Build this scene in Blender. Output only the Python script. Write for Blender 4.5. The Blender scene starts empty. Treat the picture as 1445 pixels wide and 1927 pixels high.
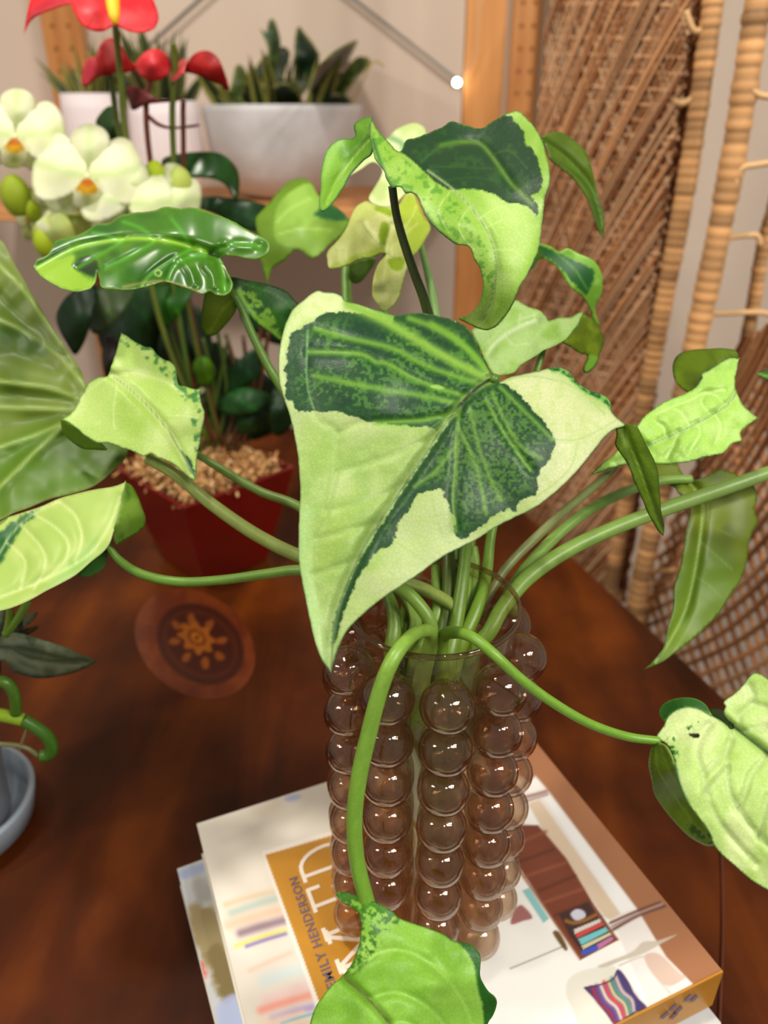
import bpy, math, random
import numpy as np
from mathutils import Vector, geometry
random.seed(7); np.random.seed(7)
SC = bpy.context.scene
COL = SC.collection
PI = math.pi

# ------------------------------------------------------------------ camera
FPX, CX, CY = 1447.0, 722.5, 963.5
TH = math.radians(27.5)
CAMZ = 1.254
TABLE_Z = 0.75
cam_data = bpy.data.cameras.new('camera')
cam = bpy.data.objects.new('camera', cam_data); COL.objects.link(cam)
cam.location = (0, 0, CAMZ)
cam.rotation_euler = (math.radians(90) - TH, 0, 0)
cam_data.sensor_fit = 'VERTICAL'; cam_data.sensor_height = 36.0
cam_data.lens = FPX / 1927 * 36.0
cam_data.clip_start = 0.01
cam_data.dof.use_dof = True
cam_data.dof.focus_distance = 0.365
cam_data.dof.aperture_fstop = 6.5
SC.camera = cam

# ------------------------------------------------------------------ world, lights, exposure
w = bpy.data.worlds.new('world'); SC.world = w; w.use_nodes = True
w.node_tree.nodes['Background'].inputs['Color'].default_value = (1.0, 0.93, 0.85, 1)
w.node_tree.nodes['Background'].inputs['Strength'].default_value = 0.34
SC.view_settings.view_transform = 'Standard'
SC.view_settings.look = 'None'
SC.view_settings.gamma = 1.0
SC.view_settings.exposure = 0.0
SC.view_settings.use_curve_mapping = False
SC.cycles.max_bounces = 16
SC.cycles.transmission_bounces = 16
SC.cycles.transparent_max_bounces = 40

def lamp(loc, power, size, color, target=(0.0, 0.5, 0.95)):
    ld = bpy.data.lights.new('lamp_or_fill_light', 'AREA')
    ld.shape = 'DISK'; ld.size = size; ld.energy = power; ld.color = color
    o = bpy.data.objects.new('lamp_or_fill_light', ld); COL.objects.link(o)
    o.location = loc
    o.rotation_euler = (Vector(target) - Vector(loc)).to_track_quat('-Z', 'Y').to_euler()
    return o
# a cluster of shop spot lamps up to the right behind the viewer
for dx, dy, dz, p in ((0, 0, 0, 9), (.27, .10, -.06, 6.5), (-.22, -.22, .08, 6.5), (.12, -.40, .16, 6.5), (.42, -.24, .03, 5)):
    lamp((1.0 + dx, -.40 + dy, 2.35 + dz), p, .15, (1.0, .95, .88))
# and a lamp on the left
lamp((-1.5, -0.2, 2.1), 12, .17, (1.0, .92, .82))
lamp((-0.5, 0.35, 2.55), 18, .16, (1.0, .93, .84), (0, 1.2, 1.0))  # fill light added to brighten the back wall
lamp((0.35, -0.9, 2.5), 6, .12, (1.0, .93, .84), (0.1, 1.6, 1.0))

# ------------------------------------------------------------------ maths helpers
def ray(px, py):
    x = (px - CX) / FPX; z = -(py - CY) / FPX
    c, s = math.cos(TH), math.sin(TH)
    return np.array([x, c + z * s, -s + z * c])
def W(px, py, d):
    """world point on the sight line of a measured picture point, d metres deep"""
    r = ray(px, py) * d
    return Vector((r[0], r[1], r[2] + CAMZ))
def G(px, py, y):
    r = ray(px, py); r = r * (y / r[1])
    return Vector((r[0], r[1], r[2] + CAMZ))
def H(px, py, z):
    r = ray(px, py); r = r * ((z - CAMZ) / r[2])
    return Vector((r[0], r[1], z))
def proj(P):
    """world (N,3) -> picture measure, to look colours of a print up"""
    c, s = math.cos(TH), math.sin(TH)
    x = P[:, 0]; y = P[:, 1]; z = P[:, 2] - CAMZ
    Y = y * c - z * s; Z = y * s + z * c
    return CX + FPX * x / Y, CY - FPX * Z / Y
def T(x0, y0, s, pts):
    return [(x0 + p[0] / s, y0 + p[1] / s) + tuple(p[2:]) for p in pts]
def c1(*p): return T(0, 0, 2.89, p)
def c2(*p): return T(360, 0, 2.676, p)
def c3(*p): return T(850, 0, 2.4286, p)
def c4(*p): return T(0, 380, 2.4083, p)
def c5(*p): return T(500, 500, 1.9267, p)
def c6(*p): return T(1000, 600, 2.753, p)
def c7(*p): return T(0, 850, 2.331, p)
def s4(*p): return T(1150, 1200, 3.854, p)
def s5(*p): return T(560, 180, 2.408, p)
def s8(*p): return T(560, 1650, 3.6125, p)
def z3(*p): return T(1150, 350, 3.854, p)
def z4(*p): return T(90, 540, 3.074, p)
def z7(*p): return T(600, 320, 4.817, p)
def z5(*p): return T(0, 1130, 3.78, p)
def z6(*p): return T(960, 1460, 3.6125, p)
def b2(*p): return T(320, 1450, 3.6125, p)

def catmull(pts, n=5, closed=True):
    P = np.array([p[:2] for p in pts], float) if len(pts[0]) == 2 else np.array(pts, float)
    out = []; N = len(P)
    rng = range(N) if closed else range(N - 1)
    for i in rng:
        if closed:
            a, b, c, d = P[i - 1], P[i], P[(i + 1) % N], P[(i + 2) % N]
        else:
            a, b, c, d = P[max(i - 1, 0)], P[i], P[i + 1], P[min(i + 2, N - 1)]
        for k in range(n):
            t = k / n
            out.append(.5 * ((2 * b) + (c - a) * t + (2 * a - 5 * b + 4 * c - d) * t * t + (3 * b - a - 3 * c + d) * t ** 3))
    if not closed: out.append(P[-1])
    return np.array(out)
def resample(P, step, closed=True):
    Q = np.vstack([P, P[:1]]) if closed else P
    d = np.r_[0, np.cumsum(np.hypot(*(Q[1:] - Q[:-1]).T))]
    n = max(6, int(d[-1] / step)); t = np.linspace(0, d[-1], n, endpoint=not closed)
    return np.c_[np.interp(t, d, Q[:, 0]), np.interp(t, d, Q[:, 1])]
def seg_dist(X, Y, P, closed=True):
    D = np.full(X.shape, 1e9); n = len(P)
    for i in range(n if closed else n - 1):
        ax, ay = P[i]; bx, by = P[(i + 1) % n]
        dx, dy = bx - ax, by - ay; L = dx * dx + dy * dy + 1e-12
        t = np.clip(((X - ax) * dx + (Y - ay) * dy) / L, 0, 1)
        D = np.minimum(D, (X - ax - t * dx) ** 2 + (Y - ay - t * dy) ** 2)
    return np.sqrt(D)
def inside(X, Y, P):
    r = np.zeros(X.shape, bool); n = len(P); j = n - 1
    for i in range(n):
        xi, yi = P[i]; xj, yj = P[j]
        if yi != yj:
            r ^= ((yi > Y) != (yj > Y)) & (X < (xj - xi) * (Y - yi) / (yj - yi) + xi)
        j = i
    return r
def sdist(X, Y, P):
    d = seg_dist(X, Y, P)
    return np.where(inside(X, Y, P), d, -d)
def vnoise(X, Y, sc, seed=0):
    x = X / sc + seed * 17.3; y = Y / sc + seed * 9.1
    xi = np.floor(x).astype(np.int64); yi = np.floor(y).astype(np.int64)
    fx = x - xi; fy = y - yi; fx = fx * fx * (3 - 2 * fx); fy = fy * fy * (3 - 2 * fy)
    def h(a, b):
        v = np.sin(a * 127.1 + b * 311.7 + seed * 74.7) * 43758.5453
        return v - np.floor(v)
    return (h(xi, yi) * (1 - fx) + h(xi + 1, yi) * fx) * (1 - fy) + (h(xi, yi + 1) * (1 - fx) + h(xi + 1, yi + 1) * fx) * fy
def fbm(X, Y, sc, seed=0, o=3):
    v = 0; a = .5; t = 0
    for i in range(o):
        v = v + a * vnoise(X, Y, sc / 2 ** i, seed + i * 3); t += a; a *= .5
    return v / t
def sm(x, a, b):
    t = np.clip((x - a) / (b - a + 1e-9), 0, 1); return t * t * (3 - 2 * t)
def lin(c):
    c = np.clip(np.asarray(c, float), 0, 1)
    return np.where(c <= .04045, c / 12.92, ((c + .055) / 1.055) ** 2.4)

def paint(X, Y, base, layers, outline=None):
    """flat colour of a thing's own pattern; layers run in order"""
    C = np.tile(np.array(base, float), (len(X), 1))
    def mix(m, c):
        nonlocal C
        m = np.clip(m, 0, 1)[:, None]; C = C * (1 - m) + np.array(c, float) * m
    for L in layers:
        k = L[0]
        if k == 'n':      # noise blend: colour, scale, lo, hi, seed, strength
            mix(sm(fbm(X, Y, L[2], L[5] if len(L) > 5 else 1), L[3], L[4]) * (L[6] if len(L) > 6 else 1), L[1])
        elif k == 'p':    # polygon: pts, colour, soft, jag, strength
            P = catmull(L[1], 4); soft = L[3]; jag = L[4] if len(L) > 4 else 0; st = L[5] if len(L) > 5 else 1
            bb = (P.min(0) - 12 - soft, P.max(0) + 12 + soft)
            m = (X > bb[0][0]) & (X < bb[1][0]) & (Y > bb[0][1]) & (Y < bb[1][1])
            if not m.any(): continue
            d = sdist(X[m], Y[m], P) + jag * (fbm(X[m], Y[m], 7 if jag < 6 else 14, 5) - .5) * 2
            a = np.zeros(len(X)); a[m] = sm(d, -soft / 2, soft / 2) * st; mix(a, L[2])
        elif k == 'P':    # sharp-cornered polygon: pts, colour, soft
            P = np.array([p[:2] for p in L[1]], float)
            d = sdist(X, Y, P); mix(sm(d, -L[3] / 2, L[3] / 2) * (L[4] if len(L) > 4 else 1), L[2])
        elif k == 'l':    # line: pts, width, colour, strength
            P = catmull(L[1], 4, False); wd = L[2]
            m = (X > P[:, 0].min() - 3 * wd) & (X < P[:, 0].max() + 3 * wd) & (Y > P[:, 1].min() - 3 * wd) & (Y < P[:, 1].max() + 3 * wd)
            if not m.any(): continue
            a = np.zeros(len(X)); a[m] = np.exp(-(seg_dist(X[m], Y[m], P, False) / wd) ** 2) * (L[4] if len(L) > 4 else 1); mix(a, L[3])
        elif k == 's':    # speckle inside polygon: pts, colour, scale, lo, hi, soft, strength
            P = catmull(L[1], 3)
            a = sm(sdist(X, Y, P), 0, L[6]) * sm(fbm(X, Y, L[3], 11, 2), L[4], L[5]) * (L[7] if len(L) > 7 else 1); mix(a, L[2])
        elif k == 'e' and outline is not None:   # margin: width, colour, strength
            a = np.exp(-(seg_dist(X, Y, outline) / L[1]) ** 2) * (L[3] if len(L) > 3 else 1); mix(a, L[2])
    return C

# ------------------------------------------------------------------ object helpers
def link(o, parent=None):
    COL.objects.link(o)
    if parent is not None: o.parent = parent
    return o
def tag(o, label=None, cat=None, group=None, kind=None):
    if label: o['label'] = label
    if cat: o['category'] = cat
    if group: o['group'] = group
    if kind: o['kind'] = kind
    return o
def empty(name, loc, label, cat, group=None):
    o = bpy.data.objects.new(name, None); o.empty_display_size = .02; o.location = loc
    COL.objects.link(o); tag(o, label, cat, group); return o
def mesh(name, V, F, mat, parent=None, col=None, smooth=True):
    """V in world space; shifted into the parent's space when it is parented"""
    V = np.asarray(V, float)
    if parent is not None:
        off = Vector(parent.location)
        p = parent.parent
        while p is not None: off = off + Vector(p.location); p = p.parent
        V = V - np.array(off)
    me = bpy.data.meshes.new(name)
    me.from_pydata([tuple(v) for v in V], [], [tuple(int(i) for i in f) for f in F])
    if col is not None:
        a = me.color_attributes.new('Col', 'FLOAT_COLOR', 'POINT')
        buf = np.ones((len(V), 4)); buf[:, :3] = lin(col)
        a.data.foreach_set('color', buf.ravel())
    if smooth: me.polygons.foreach_set('use_smooth', [True] * len(me.polygons))
    me.materials.append(mat)
    o = bpy.data.objects.new(name, me); link(o, parent)
    return o
class MB:
    def __init__(s): s.V = []; s.F = []; s.C = []
    def add(s, V, F, c=None):
        o = len(s.V); s.V += [tuple(v) for v in V]; s.F += [tuple(i + o for i in f) for f in F]
        if c is not None:
            c = np.asarray(c, float)
            s.C += [tuple(c)] * len(V) if c.ndim == 1 else [tuple(k) for k in c]
    def box(s, lo, hi, c=None):
        x0, y0, z0 = lo; x1, y1, z1 = hi
        s.add([(x0, y0, z0), (x1, y0, z0), (x1, y1, z0), (x0, y1, z0), (x0, y0, z1), (x1, y0, z1), (x1, y1, z1), (x0, y1, z1)],
              [(0, 3, 2, 1), (4, 5, 6, 7), (0, 1, 5, 4), (1, 2, 6, 5), (2, 3, 7, 6), (3, 0, 4, 7)], c)
    def tube(s, P, R, n=10, c=None, cap=True):
        V, F, idx = tube_geo(P, R, n, cap)
        s.add(V, F, c)
    def build(s, name, mat, parent=None, smooth=False):
        return mesh(name, s.V, s.F, mat, parent, np.array(s.C) if s.C and len(s.C) == len(s.V) else None, smooth)
def tube_geo(P, R, n=10, cap=True):
    P = [Vector(p) for p in P]; m = len(P)
    if not hasattr(R, '__len__'): R = [R] * m
    V = []; F = []
    t = (P[1] - P[0]).normalized(); u = t.orthogonal().normalized(); idx = []
    for i in range(m):
        t2 = (P[min(i + 1, m - 1)] - P[max(i - 1, 0)]).normalized()
        q = t.rotation_difference(t2); u = q @ u; u = (u - t2 * u.dot(t2)).normalized(); t = t2
        v = t.cross(u)
        for k in range(n):
            a = 2 * PI * k / n
            V.append(P[i] + (u * math.cos(a) + v * math.sin(a)) * R[i]); idx.append(i / (m - 1))
        if i:
            b = (i - 1) * n
            for k in range(n): F.append((b + k, b + (k + 1) % n, b + n + (k + 1) % n, b + n + k))
    if cap:
        F.append(tuple(range(n - 1, -1, -1))); F.append(tuple((m - 1) * n + k for k in range(n)))
    return V, F, idx
def lathe(prof, center, n=48, close=False):
    V = []; F = []; m = len(prof)
    for k in range(n):
        a = 2 * PI * k / n
        for r, z in prof: V.append((center[0] + r * math.cos(a), center[1] + r * math.sin(a), center[2] + z))
    for k in range(n):
        b = k * m; c = ((k + 1) % n) * m
        for i in range(m - 1 if not close else m):
            j = (i + 1) % m
            F.append((b + i, c + i, c + j, b + j))
    return V, F
def bevel(o, wd, seg=2):
    m = o.modifiers.new('bevel', 'BEVEL'); m.width = wd; m.segments = seg; m.limit_method = 'ANGLE'
    return o

# ------------------------------------------------------------------ materials
def mat(name):
    m = bpy.data.materials.new(name); m.use_nodes = True
    return m, m.node_tree, m.node_tree.nodes['Principled BSDF']
def lc(c): return tuple(float(v) for v in lin(c)) + (1.0,)
def simple(name, c, rough=.5, spec=.5, noise=0, nscale=20, c2_=None, bump=0, bscale=60, metal=0, stretch=(1, 1, 1), coat=0):
    m, t, b = mat(name)
    b.inputs['Roughness'].default_value = rough; b.inputs['Metallic'].default_value = metal
    b.inputs['Specular IOR Level'].default_value = spec
    b.inputs['Coat Weight'].default_value = coat; b.inputs['Coat Roughness'].default_value = .12
    b.inputs['Base Color'].default_value = lc(c)
    tc = t.nodes.new('ShaderNodeTexCoord'); mp = t.nodes.new('ShaderNodeMapping'); mp.inputs['Scale'].default_value = stretch
    t.links.new(tc.outputs['Object'], mp.inputs['Vector'])
    if c2_ is not None:
        n = t.nodes.new('ShaderNodeTexNoise'); n.inputs['Scale'].default_value = nscale; n.inputs['Detail'].default_value = 5
        t.links.new(mp.outputs[0], n.inputs['Vector'])
        r = t.nodes.new('ShaderNodeValToRGB'); r.color_ramp.elements[0].position = .35; r.color_ramp.elements[1].position = .68
        r.color_ramp.elements[0].color = lc(c); r.color_ramp.elements[1].color = lc(c2_)
        t.links.new(n.outputs['Fac'], r.inputs['Fac']); t.links.new(r.outputs['Color'], b.inputs['Base Color'])
    if bump:
        n = t.nodes.new('ShaderNodeTexNoise'); n.inputs['Scale'].default_value = bscale; n.inputs['Detail'].default_value = 4
        t.links.new(mp.outputs[0], n.inputs['Vector'])
        bp = t.nodes.new('ShaderNodeBump'); bp.inputs['Strength'].default_value = bump; bp.inputs['Distance'].default_value = .002
        t.links.new(n.outputs['Fac'], bp.inputs['Height']); t.links.new(bp.outputs['Normal'], b.inputs['Normal'])
    return m
def attr_mat(name, rough=.5, spec=.5, trans=0, cell=0, cellmix=0, bump=0, coat=0, tint=(1, 1, 1)):
    m, t, b = mat(name)
    a = t.nodes.new('ShaderNodeAttribute'); a.attribute_name = 'Col'
    b.inputs['Roughness'].default_value = rough; b.inputs['Specular IOR Level'].default_value = spec
    b.inputs['Coat Weight'].default_value = coat; b.inputs['Coat Roughness'].default_value = .15
    col = a.outputs['Color']
    if cell:
        tc = t.nodes.new('ShaderNodeTexCoord')
        v = t.nodes.new('ShaderNodeTexVoronoi'); v.feature = 'DISTANCE_TO_EDGE'; v.inputs['Scale'].default_value = cell
        t.links.new(tc.outputs['Object'], v.inputs['Vector'])
        r = t.nodes.new('ShaderNodeMapRange'); r.inputs['From Max'].default_value = .18
        r.inputs['To Min'].default_value = 1 - cellmix; r.inputs['To Max'].default_value = 1
        t.links.new(v.outputs['Distance'], r.inputs['Value'])
        mx = t.nodes.new('ShaderNodeVectorMath'); mx.operation = 'SCALE'
        t.links.new(col, mx.inputs[0]); t.links.new(r.outputs[0], mx.inputs['Scale']); col = mx.outputs[0]
        if bump:
            n = t.nodes.new('ShaderNodeTexNoise'); n.inputs['Scale'].default_value = cell * .6; n.inputs['Detail'].default_value = 3
            t.links.new(tc.outputs['Object'], n.inputs['Vector'])
            ad = t.nodes.new('ShaderNodeMath'); ad.operation = 'ADD'
            t.links.new(r.outputs[0], ad.inputs[0]); t.links.new(n.outputs['Fac'], ad.inputs[1])
            bp = t.nodes.new('ShaderNodeBump'); bp.inputs['Strength'].default_value = bump; bp.inputs['Distance'].default_value = .0006
            t.links.new(ad.outputs[0], bp.inputs['Height']); t.links.new(bp.outputs['Normal'], b.inputs['Normal'])
    t.links.new(col, b.inputs['Base Color'])
    if trans:
        tr = t.nodes.new('ShaderNodeBsdfTranslucent'); mxs = t.nodes.new('ShaderNodeMixShader'); mxs.inputs[0].default_value = trans
        g = t.nodes.new('ShaderNodeGamma'); g.inputs['Gamma'].default_value = 1.0
        t.links.new(col, g.inputs['Color']); t.links.new(g.outputs[0], tr.inputs['Color'])
        t.links.new(b.outputs[0], mxs.inputs[1]); t.links.new(tr.outputs[0], mxs.inputs[2])
        t.links.new(mxs.outputs[0], t.nodes['Material Output'].inputs['Surface'])
    return m
M_LEAF = attr_mat('leaf_skin', .42, .32, .28, 520, .10, .35)
M_GLOSSLEAF = attr_mat('glossy_leaf_skin', .30, .5, .15, 420, .06, .05)
M_BACKLEAF = attr_mat('soft_leaf_skin', .45, .4, .25)
M_STEM = attr_mat('stem_skin', .38, .45, .08, 300, .06, .2)
M_PETAL = attr_mat('petal_skin', .5, .3, .45)
M_RED = attr_mat('red_spathe_skin', .45, .4, .12)
M_PRINT = attr_mat('glossy_print', .28, .5)
M_CANE = attr_mat('cane', .55, .3)
M_INLAY = attr_mat('wood_inlay', .38, .4, coat=.25)

def thin_glass(name, tint, edge, gloss=.02, refr=0.0):
    """blown glass wall: clear, tinted deeper where the wall is seen edge-on, with real reflection"""
    m, t, b = mat(name); t.nodes.remove(b)
    lw = t.nodes.new('ShaderNodeLayerWeight'); lw.inputs['Blend'].default_value = .5
    r = t.nodes.new('ShaderNodeValToRGB')
    r.color_ramp.elements[0].position = .45; r.color_ramp.elements[1].position = .98
    r.color_ramp.elements[0].color = lc(tint); r.color_ramp.elements[1].color = lc(edge)
    t.links.new(lw.outputs['Facing'], r.inputs['Fac'])
    tr = t.nodes.new('ShaderNodeBsdfTransparent'); t.links.new(r.outputs[0], tr.inputs['Color'])
    clear = tr.outputs[0]
    if refr:
        rf = t.nodes.new('ShaderNodeBsdfRefraction'); rf.inputs['IOR'].default_value = 1.30; rf.inputs['Roughness'].default_value = 0.0
        t.links.new(r.outputs[0], rf.inputs['Color'])
        mm = t.nodes.new('ShaderNodeMixShader'); mm.inputs[0].default_value = refr
        t.links.new(tr.outputs[0], mm.inputs[1]); t.links.new(rf.outputs[0], mm.inputs[2]); clear = mm.outputs[0]
    gl = t.nodes.new('ShaderNodeBsdfGlossy'); gl.inputs['Roughness'].default_value = gloss
    gl.inputs['Color'].default_value = (1, .93, .86, 1)
    pw = t.nodes.new('ShaderNodeMath'); pw.operation = 'POWER'; pw.inputs[1].default_value = 3.2
    t.links.new(lw.outputs['Facing'], pw.inputs[0])
    fr = t.nodes.new('ShaderNodeMapRange'); fr.inputs['To Min'].default_value = .05; fr.inputs['To Max'].default_value = .85
    t.links.new(pw.outputs[0], fr.inputs['Value'])
    mx = t.nodes.new('ShaderNodeMixShader'); t.links.new(fr.outputs[0], mx.inputs[0])
    t.links.new(clear, mx.inputs[1]); t.links.new(gl.outputs[0], mx.inputs[2])
    t.links.new(mx.outputs[0], t.nodes['Material Output'].inputs['Surface'])
    return m
M_GLASS = thin_glass('tinted_glass', (.93, .89, .86), (.80, .68, .62))
M_BUBBLE = thin_glass('bubble_glass', (.965, .93, .89), (.80, .65, .52), .01, .22)
M_WATER = thin_glass('water_clear', (.97, .97, .95), (.86, .88, .80))

# ------------------------------------------------------------------ leaf builder
def tps(ctrl):
    P = np.array(ctrl, float); n = len(P); X = P[:, :2] / 100
    if n < 3:
        return lambda x, y: np.full(x.shape, P[0, 2])
    def U(r2): return np.where(r2 < 1e-12, 0, r2 * np.log(r2 + 1e-12))
    K = U(((X[:, None] - X[None]) ** 2).sum(2)) + np.eye(n) * .02
    A = np.zeros((n + 3, n + 3)); A[:n, :n] = K; A[:n, n] = 1; A[:n, n + 1:] = X; A[n, :n] = 1; A[n + 1:, :n] = X.T
    s = np.linalg.lstsq(A, np.r_[P[:, 2], 0, 0, 0], rcond=None)[0]
    def f(x, y):
        x = x / 100; y = y / 100; r = s[n] + s[n + 1] * x + s[n + 2] * y
        for i in range(n): r = r + s[i] * U((x - X[i, 0]) ** 2 + (y - X[i, 1]) ** 2)
        return r
    return f
def blade_geo(pc):
    """pc: dict outline, depth (control points), base, layers, step, relief"""
    step = pc.get('step', 5)
    O = resample(catmull(pc['o'], 6), step * .8)
    rf = pc.get('ruffle', 0)
    if rf:
        k = np.arange(len(O)); T_ = np.roll(O, -1, 0) - np.roll(O, 1, 0); L = np.hypot(T_[:, 0], T_[:, 1])[:, None] + 1e-9
        Nn = np.c_[T_[:, 1], -T_[:, 0]] / L
        O = O + Nn * (rf * (fbm(O[:, 0], O[:, 1], 9, 21) - .5) * 2)[:, None]
    lo, hi = O.min(0), O.max(0)
    gx, gy = np.meshgrid(np.arange(lo[0], hi[0], step), np.arange(lo[1], hi[1], step * .87))
    gx = gx + (np.arange(gx.shape[0]) % 2)[:, None] * step / 2
    gx = gx.ravel(); gy = gy.ravel()
    ok = sdist(gx, gy, O) > step * .55
    X = np.r_[O[:, 0], gx[ok]]; Y = np.r_[O[:, 1], gy[ok]]
    nb = len(O)
    v, e, f, *_ = geometry.delaunay_2d_cdt([Vector((float(a), float(b))) for a, b in zip(X, Y)], [(i, (i + 1) % nb) for i in range(nb)], [], 1, 1e-5)
    V = np.array([(p.x, p.y) for p in v])
    F = np.array([t for t in f if len(t) == 3])
    cen = V[F].mean(1); F = F[inside(cen[:, 0], cen[:, 1], O)]
    a, b_, c = V[F[:, 0]], V[F[:, 1]], V[F[:, 2]]
    cr = (b_[:, 0] - a[:, 0]) * (c[:, 1] - a[:, 1]) - (b_[:, 1] - a[:, 1]) * (c[:, 0] - a[:, 0])
    F[cr > 0] = F[cr > 0][:, ::-1]      # faces look at the viewer side
    x, y = V[:, 0], V[:, 1]
    d = tps(pc['d'])(x, y)
    for pts, wd, amt in pc.get('relief', []):
        P = catmull(pts, 4, False)
        d = d + amt * np.exp(-(seg_dist(x, y, P, False) / wd) ** 2)
    wv = pc.get('wave', .0015)
    d = d + wv * (fbm(x, y, pc.get('wscale', 60), 31, 2) - .5) * 2
    c_, s_ = math.cos(TH), math.sin(TH)
    rx = (x - CX) / FPX; rz = -(y - CY) / FPX
    P3 = np.c_[rx * d, (c_ + rz * s_) * d, (-s_ + rz * c_) * d + CAMZ]
    C = paint(x, y, pc['base'], pc.get('layers', []), O)
    return P3, F, C
def blade(name, pieces, m, parent, label=None, thick=.0005):
    V = []; F = []; C = []; o = 0
    for pc in pieces:
        a, f, c = blade_geo(pc); V.append(a); F.append(f + o); C.append(c); o += len(a)
    ob = mesh(name, np.vstack(V), np.vstack(F), m, parent, np.vstack(C))
    s = ob.modifiers.new('thickness', 'SOLIDIFY'); s.thickness = thick; s.offset = -1
    if label: ob['label'] = label
    return ob
def stem(name, pts, parent, ca=(.42, .55, .22), cb=(.55, .66, .35), n=12, m=None, label=None):
    """pts: (px, py, depth, radius in px)"""
    P = catmull(pts, 8, False)
    pos = [W(p[0], p[1], p[2]) for p in P]; R = [p[3] / FPX * p[2] for p in P]
    V, F, idx = tube_geo(pos, R, n)
    idx = np.array(idx); C = np.array(ca) * (1 - idx[:, None]) + np.array(cb) * idx[:, None]
    k = np.tile(np.arange(n), len(pos)); C = C * (1 + .10 * (vnoise(idx * 60, k * 1.7, 1.0, 3) - .5))[:, None]
    o = mesh(name, V, F, m or M_STEM, parent, C)
    if label: o['label'] = label
    return o

# ================================================================== SETTING
M_WALL = simple('painted_wall', (.83, .76, .69), .85, .2, c2_=(.80, .73, .66), nscale=3, bump=.15, bscale=200)
M_FLOOR = simple('pale_floor', (.72, .67, .63), .5, .4, c2_=(.66, .61, .57), nscale=6)
WALL_Y = 2.0
b = MB(); b.box((-2.2, WALL_Y, 0), (2.6, WALL_Y + .1, 2.7)); tag(b.build('wall_back', M_WALL), kind='structure')
b = MB(); b.box((-2.2, -1.2, -.06), (2.6, WALL_Y, 0)); tag(b.build('floor', M_FLOOR), kind='structure')

# ================================================================== TABLE
def wood_table_mat():
    m, t, b = mat('dark_polished_wood')
    tc = t.nodes.new('ShaderNodeTexCoord'); mp = t.nodes.new('ShaderNodeMapping')
    mp.inputs['Rotation'].default_value = (0, 0, .95); mp.inputs['Scale'].default_value = (9, 1.6, 1)
    t.links.new(tc.outputs['Object'], mp.inputs['Vector'])
    n = t.nodes.new('ShaderNodeTexNoise'); n.inputs['Scale'].default_value = 1.6; n.inputs['Detail'].default_value = 7; n.inputs['Distortion'].default_value = .6
    t.links.new(mp.outputs[0], n.inputs['Vector'])
    n2 = t.nodes.new('ShaderNodeTexNoise'); n2.inputs['Scale'].default_value = 7; n2.inputs['Detail'].default_value = 4
    t.links.new(tc.outputs['Object'], n2.inputs['Vector'])
    mx = t.nodes.new('ShaderNodeMath'); mx.operation = 'ADD'; t.links.new(n.outputs[0], mx.inputs[0]); t.links.new(n2.outputs[0], mx.inputs[1])
    r = t.nodes.new('ShaderNodeValToRGB'); e = r.color_ramp.elements
    e[0].position = .36; e[0].color = lc((.15, .06, .012)); e[1].position = .66; e[1].color = lc((.42, .20, .035))
    k = e.new(.5); k.color = lc((.28, .115, .018))
    h = t.nodes.new('ShaderNodeMath'); h.operation = 'MULTIPLY'; h.inputs[1].default_value = .5
    t.links.new(mx.outputs[0], h.inputs[0]); t.links.new(h.outputs[0], r.inputs['Fac']); t.links.new(r.outputs[0], b.inputs['Base Color'])
    b.inputs['Roughness'].default_value = .42; b.inputs['Specular IOR Level'].default_value = .16; b.inputs['Coat Weight'].default_value = .05; b.inputs['Coat Roughness'].default_value = .2
    return m
M_TABLE = wood_table_mat()
E1, E2 = H(1000, 975, TABLE_Z), H(1345, 1295, TABLE_Z)
dv = (E2 - E1).normalized()
far = E1 + dv * ((1.30 - E1.y) / dv.y)
near = E1 + dv * ((.12 - E1.y) / dv.y)
table = empty('wooden_table', (0, .7, TABLE_Z), 'dark reddish brown polished wooden table carrying the bubble vase', 'table')
top = [(-1.0, near.y), (near.x, near.y), (far.x, far.y), (-1.0, far.y)]
V = [(x, y, TABLE_Z) for x, y in top] + [(x, y, TABLE_Z - .035) for x, y in top]
bevel(mesh('table_top', V, [(0, 1, 2, 3), (7, 6, 5, 4), (0, 4, 5, 1), (1, 5, 6, 2), (2, 6, 7, 3), (3, 7, 4, 0)], M_TABLE, table, smooth=False), .004)
for lx, ly in ((-.94, .2), (near.x - .12, .2), (far.x - .1, 1.22), (-.94, 1.22)):
    b = MB(); b.box((lx - .03, ly - .03, 0), (lx + .03, ly + .03, TABLE_Z - .036)); b.build('table_leg', M_TABLE, table)
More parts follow.
